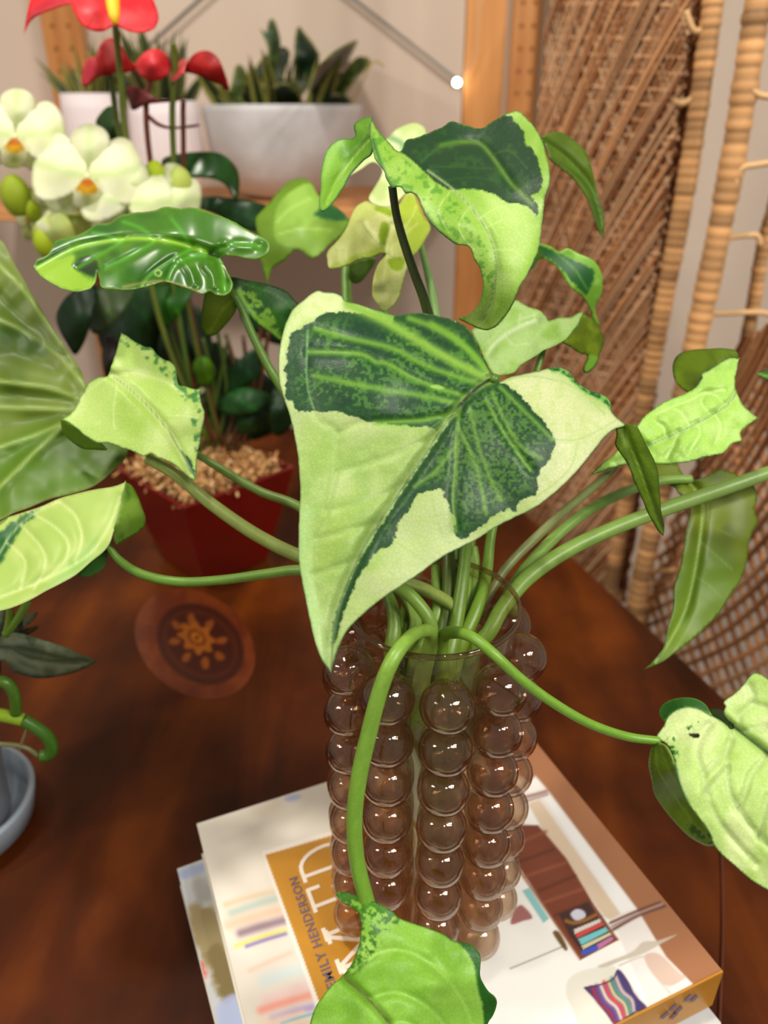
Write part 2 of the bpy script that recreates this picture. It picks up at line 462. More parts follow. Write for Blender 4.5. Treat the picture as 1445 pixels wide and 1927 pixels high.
# oval inlay
def oval(cx_, cy_, a, b_, rot, n=40, wob=0):
    out = []
    for i in range(n):
        t = 2 * PI * i / n; r = 1 + wob * math.sin(8 * t)
        x = a * r * math.cos(t); y = b_ * r * math.sin(t)
        out.append((cx_ + x * math.cos(rot) - y * math.sin(rot), cy_ + x * math.sin(rot) + y * math.cos(rot)))
    return out
def flat_print(name, outline, z, th, base, layers, step, m, parent, soft=None):
    O = resample(np.array([p[:2] for p in outline], float), step)
    lo, hi = O.min(0), O.max(0)
    gx, gy = np.meshgrid(np.arange(lo[0], hi[0], step), np.arange(lo[1], hi[1], step)); gx = gx.ravel(); gy = gy.ravel()
    ok = sdist(gx, gy, O) > step * .5; X = np.r_[O[:, 0], gx[ok]]; Y = np.r_[O[:, 1], gy[ok]]; nb = len(O)
    v, e, f, *_ = geometry.delaunay_2d_cdt([Vector((float(a), float(b))) for a, b in zip(X, Y)], [(i, (i + 1) % nb) for i in range(nb)], [], 1, 1e-5)
    Vp = np.array([(p.x, p.y) for p in v]); F = np.array([t for t in f if len(t) == 3])
    cen = Vp[F].mean(1); F = F[inside(cen[:, 0], cen[:, 1], O)]
    a, b_, c = Vp[F[:, 0]], Vp[F[:, 1]], Vp[F[:, 2]]
    cr = (b_[:, 0] - a[:, 0]) * (c[:, 1] - a[:, 1]) - (b_[:, 1] - a[:, 1]) * (c[:, 0] - a[:, 0])
    F[cr > 0] = F[cr > 0][:, ::-1]
    P3 = np.array([H(p[0], p[1], z) for p in Vp])
    o = mesh(name, P3, F, m, parent, paint(Vp[:, 0], Vp[:, 1], base, layers, O), smooth=False)
    if th:
        s = o.modifiers.new('thickness', 'SOLIDIFY'); s.thickness = th; s.offset = -1
    return o
lay = [('n', (.30, .11, .025), 30, .35, .7, 3, .8),
       ('p', oval(377, 1212, 88, 70, .62), (.20, .065, .02), 5),
       ('l', oval(377, 1212, 72, 55, .62) + oval(377, 1212, 72, 55, .62)[:1], 3.5, (.27, .11, .03), .8)]
for k in range(8):
    t = 2 * PI * k / 8
    px_, py_ = 50 * math.cos(t), 37 * math.sin(t)
    q = (373 + px_ * math.cos(.62) - py_ * math.sin(.62), 1206 + px_ * math.sin(.62) + py_ * math.cos(.62))
    lay.append(('p', oval(q[0], q[1], 11, 7, t + .62, 12), (.44, .22, .05), 3, 3))
lay += [('p', oval(370, 1200, 34, 25, .62, wob=.16), (.50, .27, .05), 3, 2), ('p', oval(370, 1200, 20, 14, .62, 20, .12), (.36, .16, .03), 3),
        ('p', oval(370, 1200, 12, 8, .62, 16), (.56, .32, .06), 2), ('p', oval(370, 1200, 5, 4, .62, 12), (.24, .09, .02), 2)]
flat_print('oval_inlay', oval(367, 1212, 122, 94, .62, 60), TABLE_Z + .0008, .001, (.38, .16, .035), lay, 3, M_INLAY, table)
# thin curved stringing line near the right side
mb = MB(); pl = [H(*p, TABLE_Z + .0006) for p in ((1352, 1520), (1358, 1620), (1360, 1720), (1358, 1820), (1352, 1960))]
mb.tube([Vector(p) for p in catmull([tuple(p) for p in pl], 8, False)], .0012, 6, (.34, .15, .05)); mb.build('inlay_line', M_INLAY, table)

# ================================================================== BOOKS
BT = CAMZ - .449          # top of the upper book
BK = .034
A, B_, C_ = H(370, 1550, BT), H(975, 1356, BT), H(1357, 1824, BT)
D_ = A + (C_ - B_)
cenb = (A + C_) / 2
M_CREAM = simple('book_cream_board', (.90, .88, .82), .4, .4)
M_PAGES = simple('page_block', (.93, .90, .84), .8, .2, c2_=(.86, .83, .76), nscale=2, stretch=(1, 1, 900))
M_GOLD = simple('gold_board', (.74, .52, .17), .38, .5, c2_=(.70, .48, .15), nscale=30)
def px_on(P): 
    x, y = proj(np.array([P])); return float(x[0]), float(y[0])
book = empty('decorating_book', (cenb.x, cenb.y, BT - BK), 'hardcover decorating book under the vase with gold title band and room photograph', 'book')
up = Vector((0, 0, 1))
eu = (B_ - A).normalized(); ev = (D_ - A).normalized(); LU = (B_ - A).length; LV = (D_ - A).length
def bk(u, v, z=0): return A + eu * (u * LU) + ev * (v * LV) + up * z
def slab(name, u0, u1, v0, v1, z0, z1, m, parent, f=bk):
    q = [f(u0, v0), f(u1, v0), f(u1, v1), f(u0, v1)]
    V = [p + up * z1 for p in q] + [p + up * z0 for p in q]
    return mesh(name, V, [(3, 2, 1, 0), (4, 5, 6, 7), (0, 1, 5, 4), (1, 2, 6, 5), (2, 3, 7, 6), (3, 0, 4, 7)], m, parent, smooth=False)
slab('back_cover', 0, 1, 0, 1, -BK, -BK + .0025, M_CREAM, book)
slab('page_block', .015, .985, .015, .985, -BK + .0026, -.0027, M_PAGES, book)
slab('spine', -.002, 1.002, .985, 1.006, -BK, -.0008, M_GOLD, book)
Dp = px_on(D_)
white = (.93, .92, .90); WOODT = (.62, .42, .29)
# gold band: from (499,1608) right along the upper slope, down along the left slope
lay = [('n', (.88, .85, .80), 120, .4, .75, 2, .7),
       # shade lying on the book's upper left, painted into the cover colour
       ('p', b2((350, 480), (520, 400), (700, 300), (900, 250), (860, 330), (640, 380), (480, 460)), (.83, .80, .74), 30, 0, .7),
       ('p', b2((780, 190), (830, 165), (890, 170), (860, 200), (800, 210)), (.70, .74, .86), 8),
       ('p', b2((560, 270), (720, 200), (760, 260), (640, 320)), (.84, .80, .72), 25, 0, .8)]
def stripe(x0, y0, x1, y1, wd, c, st=.8):
    (p0, p1) = b2((x0, y0), (x1, y1)); lay.append(('l', [p0, ((p0[0] + p1[0]) / 2, (p0[1] + p1[1]) / 2 - 1), p1], wd, c, st))
stripe(380, 910, 700, 820, 6, (.87, .78, .64)); stripe(420, 970, 720, 870, 9, (.70, .77, .73)); stripe(400, 1050, 735, 950, 11, (.92, .76, .64))
stripe(480, 1105, 770, 1020, 9, (.52, .42, .48)); stripe(450, 1190, 780, 1085, 5, (.90, .86, .42)); stripe(520, 1195, 785, 1110, 4, (.50, .44, .70))
stripe(540, 1360, 820, 1240, 5, (.88, .78, .70)); stripe(640, 1430, 880, 1350, 12, (.78, .88, .90), .6); stripe(650, 1560, 910, 1470, 10, (.93, .78, .78), .7)
stripe(620, 1630, 940, 1530, 9, (.95, .58, .52)); stripe(700, 1690, 960, 1610, 8, (.66, .58, .82)); stripe(640, 1720, 900, 1650, 8, (.94, .82, .72)); stripe(760, 1720, 990, 1650, 3, (.40, .70, .84))
stripe(600, 1790, 1000, 1700, 10, (.90, .80, .70)); stripe(640, 1850, 1000, 1760, 8, (.55, .62, .80))
# right part of the picture: floor planks, white moulding, bookcase, desk, pillow
lay += [
 ('P', [(960, 1370), (990, 1362), (1375, 1840), (1275, 1868), (1175, 1722), (1100, 1600), (1010, 1485), (930, 1420)], WOODT, 3),
 ('n', (.52, .33, .22), 45, .5, .75, 8, 0),
 ('P', z6((170, 0), (250, 90), (860, 900), (1060, 1230), (1250, 1425), (960, 1600), (700, 1000), (120, 200), (60, 130)), (.90, .88, .86), 3),
 ('P', z6((230, 150), (270, 130), (850, 905), (750, 930)), (.93, .93, .92), 3),
 ('P', z6((120, 190), (200, 160), (750, 940), (680, 980), (640, 960), (250, 420)), (.84, .76, .66), 4),
 ('l', z6((80, 150), (160, 130), (245, 105)), 3, (.55, .42, .38)), ('l', z6((90, 178), (170, 152), (255, 125)), 2, (.60, .50, .46)),
 ('l', z6((680, 1000), (860, 920), (1020, 860)), 2.5, (.36, .24, .2)), ('l', z6((700, 1045), (870, 950), (1050, 885)), 3, (.38, .25, .22)), ('l', z6((690, 1025), (860, 940), (1030, 872)), 2.5, (.66, .54, .50)),
 ('P', z6((30, 330), (190, 335), (380, 560), (560, 860), (735, 1115), (480, 1250), (300, 1000), (140, 740), (20, 560), (-200, 300)), (.46, .24, .16), 3),
]
for k, (x0, y0, x1, y1) in enumerate(((20, 470, 240, 380), (50, 590, 290, 500), (110, 680, 380, 590), (200, 780, 440, 680), (230, 860, 490, 770), (300, 950, 530, 860))):
    lay.append(('l', z6((x0, y0), ((x0 + x1) / 2, (y0 + y1) / 2), (x1, y1)), 3.5, (.36, .18, .12) if k % 2 else (.56, .32, .22), .8))
lay += [('P', z6((330, 940), (530, 860), (620, 950), (700, 1090), (500, 1210), (400, 1080)), (.26, .17, .16), 3),
 ('p', z6((410, 940), (450, 905), (500, 920), (510, 960), (450, 985)), (.80, .80, .86), 3),
 ('l', z6((380, 985), (430, 1000), (500, 985), (580, 945)), 3.5, (.62, .42, .18)),
 ('P', z6((430, 1045), (610, 970), (625, 990), (440, 1075)), (.84, .82, .78), 1.5), ('P', z6((440, 1075), (630, 990), (645, 1012), (455, 1105)), (.80, .30, .28), 1.5),
 ('P', z6((460, 1110), (655, 1025), (680, 1050), (485, 1150)), (.45, .78, .80), 1.5), ('P', z6((485, 1155), (680, 1062), (690, 1080), (495, 1180)), (.82, .80, .66), 1.5),
 ('P', z6((480, 1190), (590, 1145), (600, 1180), (490, 1225)), (.25, .35, .74), 1.5), ('P', z6((590, 1145), (690, 1090), (705, 1112), (600, 1180)), (.74, .46, .64), 1.5),
 ('l', z6((30, 600), (300, 990), (475, 1245)), 2.2, (.60, .38, .26)), ('l', z6((560, 880), (640, 1010), (730, 1112)), 2, (.56, .34, .24)),
 ('P', z6((80, 780), (130, 760), (265, 970), (225, 1000)), (.55, .76, .76), 3), ('p', z6((10, 960), (60, 880), (110, 905), (150, 965), (90, 985), (10, 1010)), (.64, .42, .40), 4),
 ('l', z6((0, 1310), (170, 1240), (370, 1155)), 1.5, (.66, .62, .56)), ('p', z6((290, 1070), (330, 1060), (385, 1160), (370, 1185)), (.42, .32, .18), 3),
 ('p', z6((380, 1480), (400, 1380), (500, 1320), (650, 1300), (740, 1320), (920, 1570), (880, 1700), (500, 1700), (430, 1600)), (.88, .87, .82), 4),
 ('l', z6((740, 1290), (900, 1230), (940, 1300), (1010, 1390), (1090, 1480)), 1.8, (.80, .77, .72)),
 ('p', z6((910, 1230), (1010, 1210), (1150, 1340), (1190, 1370), (1080, 1430), (990, 1370)), (.82, .72, .66), 4),
 ('p', z6((600, 1290), (820, 1200), (900, 1130), (1000, 1120), (1130, 1080), (1010, 1150), (900, 1210), (750, 1260), (650, 1300)), (.76, .72, .66), 4, 0, .9)]
pil = z6((505, 1440), (610, 1420), (700, 1380), (735, 1320), (800, 1400), (850, 1500), (925, 1575), (860, 1600), (800, 1640), (720, 1690), (660, 1620), (580, 1520))
lay.append(('p', pil, (.30, .24, .40), 2))
for k, c in enumerate(((.62, .20, .30), (.40, .30, .56), (.90, .84, .76), (.86, .28, .34), (.82, .80, .60), (.34, .60, .52), (.84, .74, .72), (.26, .24, .46))):
    x = 560 + k * 26; y = 1440 - k * 13
    lay.append(('l', z6((x, y), (x + 45, y + 100), (x + 110, y + 160), (x + 150 - k * 4, y + 235)), 3.6, c))
lay.append(('l', pil + pil[:1], 1.5, (.28, .18, .34)))
# gold title band with pale border
bandpx = [(492, 1602), (700, 1541), (1000, 1450), (1060, 1560), (900, 1960), (625, 1960), (596, 1900)]
lay += [('P', bandpx, (.95, .92, .88), 2), ('P', [(499, 1609), (700, 1550), (990, 1462), (1120, 1860), (640, 1960), (606, 1900)], (.76, .54, .18), 2)]
# split: left layers + band first, then the picture at the right clipped behind the vase
i0 = next(i for i, l in enumerate(lay) if l[0] == 'P' and l[2] == WOODT)
left = lay[:i0]; pic = lay[i0:-2]; band = lay[-2:]
base_right = [('P', [(760, 1420), (975, 1356), (1357, 1824), (1357, 1860), (990, 1960), (780, 1960), (720, 1700)], (.94, .94, .92), 3)]
cov = flat_print('front_cover', [px_on(bk(0, 0)), px_on(bk(1, 0)), px_on(bk(1, 1.0)), px_on(bk(0, 1.0))], BT, .0025, (.90, .875, .82), left + band + base_right + pic, 2.6, M_PRINT, book)
# lettering: strokes on the cover, text runs from the spine towards the fore edge, letter tops to the left
def strokes(name, glyphs, m, parent, wd=.0016, z=.0004):
    mb = MB()
    for (ox, oy, sx, sy, tdir, udir, lines) in glyphs:
        for ln in lines:
            P = [ox_ for ox_ in (Vector(oy) + tdir * (p[0] * sx) + udir * (p[1] * sy) for p in ln)]
            wds = wd * (ln[0][2] if len(ln[0]) > 2 else 1)
            for a, b in zip(P[:-1], P[1:]):
                z += .000006
                t = (b - a).normalized(); n = up.cross(t) * wds / 2; e = t * wds * .3
                q = [a - e - n, b + e - n, b + e + n, a - e + n]
                mb.add([p + up * z for p in q] + [p for p in q], [(0, 1, 2, 3), (0, 4, 5, 1), (1, 5, 6, 2), (2, 6, 7, 3), (3, 7, 4, 0)])
    return mb.build(name, m, parent)
M_WHITEINK = simple('white_ink', (.95, .91, .84), .4)
M_PURPLEINK = simple('purple_ink', (.45, .37, .42), .5)
tdir = -ev; udir = -eu
arcD = [(.0 + .0, 0)] + [(.35 + .45 * math.sin(a), .5 - .5 * math.cos(a)) for a in np.linspace(0, PI, 13)] + [(0, 1)]
GL = {
 'D': [[(.15, 0), (.15, 1)], [(0, 0, 1)] + [(.35 + .5 * math.sin(a), .5 - .5 * math.cos(a)) for a in np.linspace(0, PI, 13)] + [(0, 1)]],
 'E': [[(.15, 0), (.15, 1)], [(0, 1), (.72, 1), (.72, .82)], [(.15, .5), (.55, .5), (.55, .6), (.55, .4)], [(0, 0), (.76, 0), (.76, .18)]],
 'L': [[(.15, 0), (.15, 1)], [(0, 1), (.34, 1)], [(0, 0), (.74, 0), (.74, .2)]],
 'Y': [[(.45, 0), (.45, .5)], [(.27, 0), (.63, 0)], [(.45, .5), (.08, 1)], [(.45, .5), (.82, 1)], [(-.04, 1), (.24, 1)], [(.68, 1), (.96, 1)]],
 'T': [[(.42, 0), (.42, 1)], [(.25, 0), (.6, 0)], [(0, .82), (0, 1), (.84, 1), (.84, .82)]],
 'S': [[(.05, .2), (.1, .05), (.35, 0), (.6, .1), (.66, .27), (.55, .43), (.2, .57), (.07, .72), (.12, .9), (.35, 1), (.6, .95), (.66, .8)]],
}
def letter_at(ch, px, py, w_, h_):
    """px,py: picture point of the glyph's top-left corner measured on the cover"""
    p = H(px, py, BT)
    return (0, p - udir * h_, w_, h_, tdir, udir, GL[ch])
gl = []
for ch, px, py, w_, h_ in (('D', 575, 1660, .0255, .040), ('E', 594, 1716, .0225, .040), ('L', 616, 1770, .0225, .040), ('Y', 641, 1828, .0275, .040), ('T', 670, 1884, .0245, .040), ('S', 693, 1940, .022, .040)):
    gl.append(letter_at(ch, px, py, w_, h_))
strokes('title_lettering', gl, M_WHITEINK, book, .0026)['label'] = 'white serif title letters on gold band'
def text_mesh(name, s, size, origin, tx, ty, m, parent, z=.0004, space=1.0, bold=.0):
    cu = bpy.data.curves.new(name, 'FONT'); cu.body = s; cu.size = size; cu.space_character = space; cu.extrude = .0001; cu.offset = bold; cu.resolution_u = 3
    tmp = bpy.data.objects.new(name, cu); COL.objects.link(tmp)
    dg = bpy.context.evaluated_depsgraph_get(); me = bpy.data.meshes.new_from_object(tmp.evaluated_get(dg))
    bpy.data.objects.remove(tmp)
    V = [origin + tx * v.co.x + ty * v.co.y + tx.cross(ty) * (v.co.z + z) for v in me.vertices]; F = [tuple(p.vertices) for p in me.polygons]
    return mesh(name, V, F, m, parent, smooth=False)
n_end = H(543, 1655, BT)            # top corner of the last N
t_ = text_mesh('author_lettering', 'EMILY HENDERSON', .0082, Vector((0, 0, 0)), tdir, udir, M_PURPLEINK, None, space=1.12, bold=.00012)
xs = [v.co.dot(tdir) for v in t_.data.vertices]
org = n_end - tdir * max(xs) - udir * .006
bpy.data.objects.remove(t_)
text_mesh('author_lettering', 'EMILY HENDERSON', .0082, org, tdir, udir, M_PURPLEINK, book, space=1.12, bold=.00012)['label'] = 'small purple grey author lettering'
# motif and letter curve on the gold spine
sp = lambda u, z: bk(u, 1.006) + up * z + ev * .0004
mb = MB()
ring = [sp(.70 + .035 * math.cos(a), -.016 + .012 * math.sin(a)) for a in np.linspace(0, PI * 1.7, 18)]
mb.tube(ring, .0009, 6); mb.build('spine_lettering', M_WHITEINK, book)
mb = MB()
for k, (du, dz) in enumerate(((.84, -.016), (.86, -.012), (.88, -.018), (.90, -.010), (.87, -.022), (.92, -.014))):
    p = sp(du, dz); mb.tube([p, p + eu * .004 + up * .003], .0013, 6)
mb.build('spine_motif', M_PURPLEINK, book)

# lower book
Z2 = BT - BK - .0004; B2K = Z2 - TABLE_Z - .0002
A2 = H(333, 1635, Z2)
def rotz(v, a): return Vector((v.x * math.cos(a) - v.y * math.sin(a), v.x * math.sin(a) + v.y * math.cos(a), 0))
eu2 = rotz(eu, .035); ev2 = rotz(ev, .035)
R2 = H(1338, 1895, Z2)
LU2 = max(.24, (R2 - A2).dot(eu2)); LV2 = .245
def bk2(u, v, z=0): return A2 + eu2 * (u * LU2) + ev2 * (v * LV2) + up * z
book2 = empty('cream_cover_book', tuple(bk2(.5, .5, -B2K + 0)), 'cream book with blurred dried flower photograph underneath the upper book', 'book')
slab('back_cover', 0, 1, 0, 1, -B2K + .0003, -B2K + .0025, M_CREAM, book2, bk2)
slab('page_block', .012, .988, .012, .985, -B2K + .0026, -.0026, M_PAGES, book2, bk2)
# rounded spine
prof = [(LV2 - .004 + .008 * math.sin(PI * k / 8), -B2K / 2 + (B2K / 2 - .0004) * math.cos(PI * k / 8)) for k in range(9)]
V = []
for u in (0, 1):
    for dv_, dz in prof: V.append(A2 + eu2 * (u * LU2) + ev2 * dv_ + up * dz)
F = [(i, i + 1, i + 10, i + 9) for i in range(8)] + [tuple(range(8, -1, -1)), tuple(range(9, 18))]
mesh('spine', V, F, simple('cream_spine', (.90, .89, .82), .4), book2)
text_mesh('spine_lettering', 'HOME', .008, A2 + eu2 * (LU2 * .93) + ev2 * (LV2 + .0046) + up * (-B2K * .62), eu2, up, simple('pink_ink', (.86, .58, .50), .5), book2)
l2 = [('n', (.76, .78, .80), 60, .35, .7, 3),
      ('p', b2((120, 940), (260, 930), (340, 1000), (420, 1200), (470, 1500), (400, 1570), (340, 1560), (280, 1400), (180, 1200)), (.62, .56, .40), 12, 8),
      ('p', b2((250, 1250), (330, 1180), (460, 1350), (480, 1500), (380, 1560), (320, 1450)), (.52, .46, .30), 10, 6),
      ('p', b2((130, 760), (230, 730), (290, 860), (200, 900)), (.66, .66, .64), 14, 6, .8),
      ('p', b2((55, 690), (220, 620), (240, 680), (90, 740)), (.64, .70, .84), 10, 2, .9),
      ('p', b2((330, 1580), (480, 1520), (560, 1723), (640, 2100), (400, 2100), (330, 1723)), (.70, .75, .90), 10, 2, .9),
      ('l', b2((205, 1310), (220, 1350), (240, 1395)), 4, (.90, .35, .30))]
flat_print('front_cover', [px_on(bk2(0, 0)), px_on(bk2(1, 0)), px_on(bk2(1, 1)), px_on(bk2(0, 1))], Z2, .0022, (.86, .85, .80), l2, 6, M_PRINT, book2)

# ================================================================== VASE
VX, VY = .0242, .320
Z0 = CAMZ - .245; PITCH = .0265; RT = .0432; BZ = BT + .0006
RIM_Z = Z0 + .0285
vase = empty('bubble_glass_vase', (VX, VY, BT), 'clear brownish glass vase covered in rows of round glass bubbles', 'vase')
prof = [(0, BZ - BT), (RT - .003, BZ - BT), (RT, .003), (RT, RIM_Z - BT - .003)]
V, F = lathe(prof, (VX, VY, BT), 72); mesh('glass_wall', V, F, M_GLASS, vase)
V, F = lathe([(RT + .0012 * math.cos(a) , RIM_Z - BT - .0015 + .0017 * math.sin(a)) for a in np.linspace(0, 2 * PI, 9)[:-1]], (VX, VY, BT), 72, True)
mesh('glass_rim', V, F, thin_glass('rim_glass', (.88, .80, .74), (.66, .52, .44), .02, .3), vase)
def sphere_mesh(name, r, nu=28, nv=18, m=None):
    V = [(0, 0, r)]; F = []
    for j in range(1, nv):
        for i in range(nu):
            a = 2 * PI * i / nu; b = PI * j / nv; V.append((r * math.sin(b) * math.cos(a), r * math.sin(b) * math.sin(a), r * math.cos(b)))
    V.append((0, 0, -r)); L = len(V) - 1
    for i in range(nu):
        k = (i + 1) % nu; F.append((0, 1 + i, 1 + k)); F.append((L, L - nu + k, L - nu + i))
        for j in range(nv - 2):
            a = 1 + j * nu; F.append((a + i, a + nu + i, a + nu + k, a + k))
    return V, F
rb = .0132
V1, F1 = sphere_mesh('b', rb); V2, F2 = sphere_mesh('b', rb * .86)
n1 = len(V1)
me = bpy.data.meshes.new('glass_bubble'); me.from_pydata(V1 + V2, [], F1 + [tuple(n1 + i for i in reversed(f)) for f in F2])
me.polygons.foreach_set('use_smooth', [True] * len(me.polygons)); me.materials.append(M_BUBBLE)
NC = 10; RB = RT + .0026
for c in range(NC):
    ang = math.radians(-90 + 6.5 + c * 36)
    for r in range(8):
        o = bpy.data.objects.new('glass_bubble', me); link(o, vase)
        z = Z0 - r * PITCH
        if z - rb < BT: z = BT + rb
        o.location = (RB * math.cos(ang), RB * math.sin(ang), z - BT)
# water
WL = RIM_Z - .040
V, F = lathe([(0, .003), (RT - .004, .003), (RT - .0022, .005), (RT - .0022, WL - BT), (0, WL - BT)], (VX, VY, BT), 48)
tag(mesh('vase_water', V, F, M_WATER), 'clear water inside the bubble glass vase', 'water')


# ================================================================== THE SYNGONIUM IN THE VASE
plant = empty('variegated_syngonium', (VX, VY, BT + .02), 'arrowhead plant cutting with pale and dark green leaves standing in the bubble vase', 'plant')
PALE = (.71, .79, .53); LIME = (.56, .70, .33); CREAM = (.84, .86, .67); DARK = (.13, .30, .15); MID = (.30, .52, .20); OLIVE = (.36, .50, .10)
VEIN = (.52, .70, .26)

# --- large central leaf
L1o = c5((237,1475),(237,1475),(205,1430),(180,1370),(165,1310),(148,1230),(132,1150),(120,1080),(118,1000),(120,900),(125,820),(120,740),(115,680),(100,600),(85,540),(65,480),(50,430),(45,370),(48,310),(60,250),(75,200),(100,155),(135,125),(180,92),(215,95),(250,98),(275,110),(290,128),(330,138),(400,160),(450,175),(480,180),(540,170),(590,175),(640,185),(690,200),(730,225),(755,260),(775,310),(800,360),(818,395),(824,415),(824,415),(850,420),(880,405),(930,393),(985,382),(1020,372),(1060,368),(1095,380),(1115,405),(1140,432),(1180,455),(1215,465),(1240,480),(1252,505),(1250,520),(1270,548),(1302,578),(1265,592),(1230,620),(1190,670),(1150,720),(1100,775),(1040,830),(980,875),(900,915),(830,950),(770,990),(700,1025),(650,1050),(600,1085),(560,1115),(500,1155),(440,1195),(380,1240),(330,1285),(290,1330),(260,1390),(245,1440))
DA = c5((150,215),(170,205),(190,185),(230,170),(300,168),(360,180),(400,190),(450,215),(470,182),(540,174),(600,178),(650,190),(700,207),(735,232),(760,265),(790,330),(815,390),(822,412),(790,430),(750,465),(710,500),(690,530),(660,560),(625,598),(605,590),(560,583),(500,580),(440,572),(400,568),(360,562),(320,548),(280,535),(250,530),(215,530),(180,525),(130,528),(105,518),(100,495),(75,480),(70,440),(78,400),(68,380),(78,350),(72,320),(88,290),(85,260),(105,235),(130,225))
DB = c5((790,425),(825,420),(870,432),(905,455),(940,490),(970,530),(1000,560),(1030,600),(1048,630),(1040,670),(1020,710),(985,765),(990,800),(980,835),(955,838),(930,850),(910,870),(905,888),(880,880),(850,895),(820,905),(800,930),(770,950),(740,975),(710,992),(695,985),(685,960),(688,920),(675,900),(665,870),(650,840),(630,808),(600,820),(570,822),(545,830),(530,870),(505,900),(485,930),(465,990),(440,1020),(415,1025),(395,1045),(370,1085),(345,1120),(320,1170),(300,1215),(280,1270),(260,1330),(245,1385),(240,1400),(238,1340),(250,1280),(272,1210),(306,1130),(350,1050),(400,970),(450,890),(500,810),(560,720),(620,630),(680,540),(720,480))
mid1 = c5((824,408),(760,450),(715,490),(620,620),(500,800),(380,980),(300,1140),(250,1290),(237,1460))
LV_A = [c5((810,412),(650,330),(500,240),(400,185),(300,140)), c5((780,430),(600,370),(460,300),(300,262),(180,228)), c5((730,475),(560,420),(440,355),(400,350),(340,320),(160,312)),
        c5((690,535),(560,560),(400,567)), c5((822,405),(740,310),(620,230),(520,190)), c5((700,500),(560,470),(380,440),(180,400)), c5((800,380),(700,270),(600,210))]
LV_B = [c5((705,510),(695,600),(690,720),(680,850),(690,960)), c5((800,490),(860,600),(960,740)), c5((740,520),(780,680),(850,850)), c5((850,440),(930,520),(1040,630)),
        c5((700,590),(760,720),(800,900)), c5((690,650),(620,740),(540,800)), c5((820,460),(910,640),(1000,700))]
LV_P = [c5((155,235),(150,320),(150,430),(175,520),(200,565),(262,608),(250,760),(215,900),(180,1000),(175,1120),(200,1250),(230,1380)), c5((262,608),(300,585),(350,565)),
        c5((610,620),(450,690),(255,752)), c5((500,790),(380,850),(220,888)), c5((420,930),(300,960),(190,990)), c5((340,1060),(260,1090),(178,1120)),
        c5((1040,630),(1130,630),(1200,600),(1270,560)), c5((600,830),(640,980),(690,1010)), c5((470,1000),(560,1060),(590,1080)), c5((400,1060),(470,1130)), c5((850,425),(960,400),(1120,440),(1230,540)), c5((980,840),(1100,740),(1130,640))]
lay1 = [('n', LIME, 150, .36, .62, 2, .85), ('n', CREAM, 120, .50, .78, 5, .55),
        ('p', c5((830,425),(900,400),(1080,390),(1200,500),(1290,575),(1200,640),(1060,800),(1040,640),(980,530),(900,440)), CREAM, 60, 0, .75),
        ('p', c5((180,92),(280,110),(400,165),(300,165),(170,200),(90,260),(60,400),(100,520),(60,440),(48,330),(80,200)), (.84, .90, .66), 26, 0, .8),
        ('p', c5((118,900),(170,900),(160,1100),(200,1300),(237,1470),(180,1370),(132,1150)), (.70, .85, .58), 40, 0, .8),
        ('p', c5((150,560),(300,600),(250,760),(140,720)), (.60, .75, .34), 60, 0, .5), ('p', c5((250,850),(330,850),(300,1000),(180,1100),(180,950)), (.66, .78, .36), 60, 0, .45),
        ('n', (.70, .80, .46), 14, .45, .70, 9, .35),
        ('p', c5((390,150),(480,180),(620,250),(760,340),(815,400),(780,430),(640,350),(480,250),(400,185)), (.50, .68, .26), 12, 0),
        ('p', DA, DARK, 2.5, 4), ('p', DB, (.12, .28, .14), 2.5, 5),
        ('s', DA, (.32, .52, .22), 6, .44, .64, 30, .8), ('s', DB, (.32, .50, .20), 5, .40, .62, 26, .85), ('s', DA, (.10, .24, .16), 40, .5, .7, 20, .7),
        ('p', c5((690,520),(720,485),(800,430),(830,415),(720,470),(640,560),(600,600),(640,590)), (.55, .72, .30), 16, 0, .8)]
for v in LV_A: lay1.append(('l', v, 6.5, (.46, .66, .22), .85))
lay1.append(('l', LV_A[0], 11, (.55, .72, .28), .8))
for v in LV_B: lay1.append(('l', v, 4.5, (.48, .66, .24), .7))
for v in LV_P: lay1.append(('l', v, 1.6, (.62, .74, .42), .55))
lay1 += [('l', mid1, 5, (.80, .88, .60), .45), ('l', mid1, 2.6, (.36, .48, .24), .7), ('l', c5((824,408),(770,440),(700,510)), 3, (.12, .16, .07), .9),
         ('l', c5((150,235),(148,320),(150,430),(175,520)), 2, (.40, .60, .36), .8), ('p', c5((595,437),(625,432),(650,445),(620,447)), (.60, .78, .36), 2),
         ('e', 2.0, (.30, .42, .24), .8)]
edge_green = c5((1020,372),(1060,365),(1110,395),(1150,435),(1215,463),(1252,505),(1250,522),(1215,490),(1150,455),(1080,395),(1040,385))
lay1 += [('p', edge_green, (.42, .66, .30), 6, 4), ('s', edge_green, (.14, .36, .14), 6, .4, .6, 3)]
rel1 = [(mid1, 12, .0035)] + [(v, 9, .0016) for v in LV_A[:4] + LV_B[:2]] + [(v, 8, .0007) for v in LV_P[:6]]
L1d = [(925,715,.354),(625,1255,.316),(600,555,.378),(527,700,.356),(545,850,.344),(570,1040,.328),(1165,800,.350),(1060,695,.372),(860,1030,.334),(1010,940,.338),(680,680,.350),(770,640,.362),(860,605,.388),(780,800,.345),(640,950,.332),(900,860,.338),(1050,800,.346),(760,900,.337),(720,1080,.326),(960,690,.362)]
fold1 = c6((438,560),(438,560),(482,552),(515,545),(545,555),(565,590),(590,640),(615,690),(640,740),(655,790),(662,860),(668,930),(672,1000),(685,1060),(687,1100),(683,1122),(683,1122),(660,1100),(630,1050),(605,1010),(585,960),(560,900),(535,850),(515,790),(490,740),(455,690),(432,650),(440,610))
f1v = c6((475,565),(530,700),(590,860),(640,1000),(680,1110))
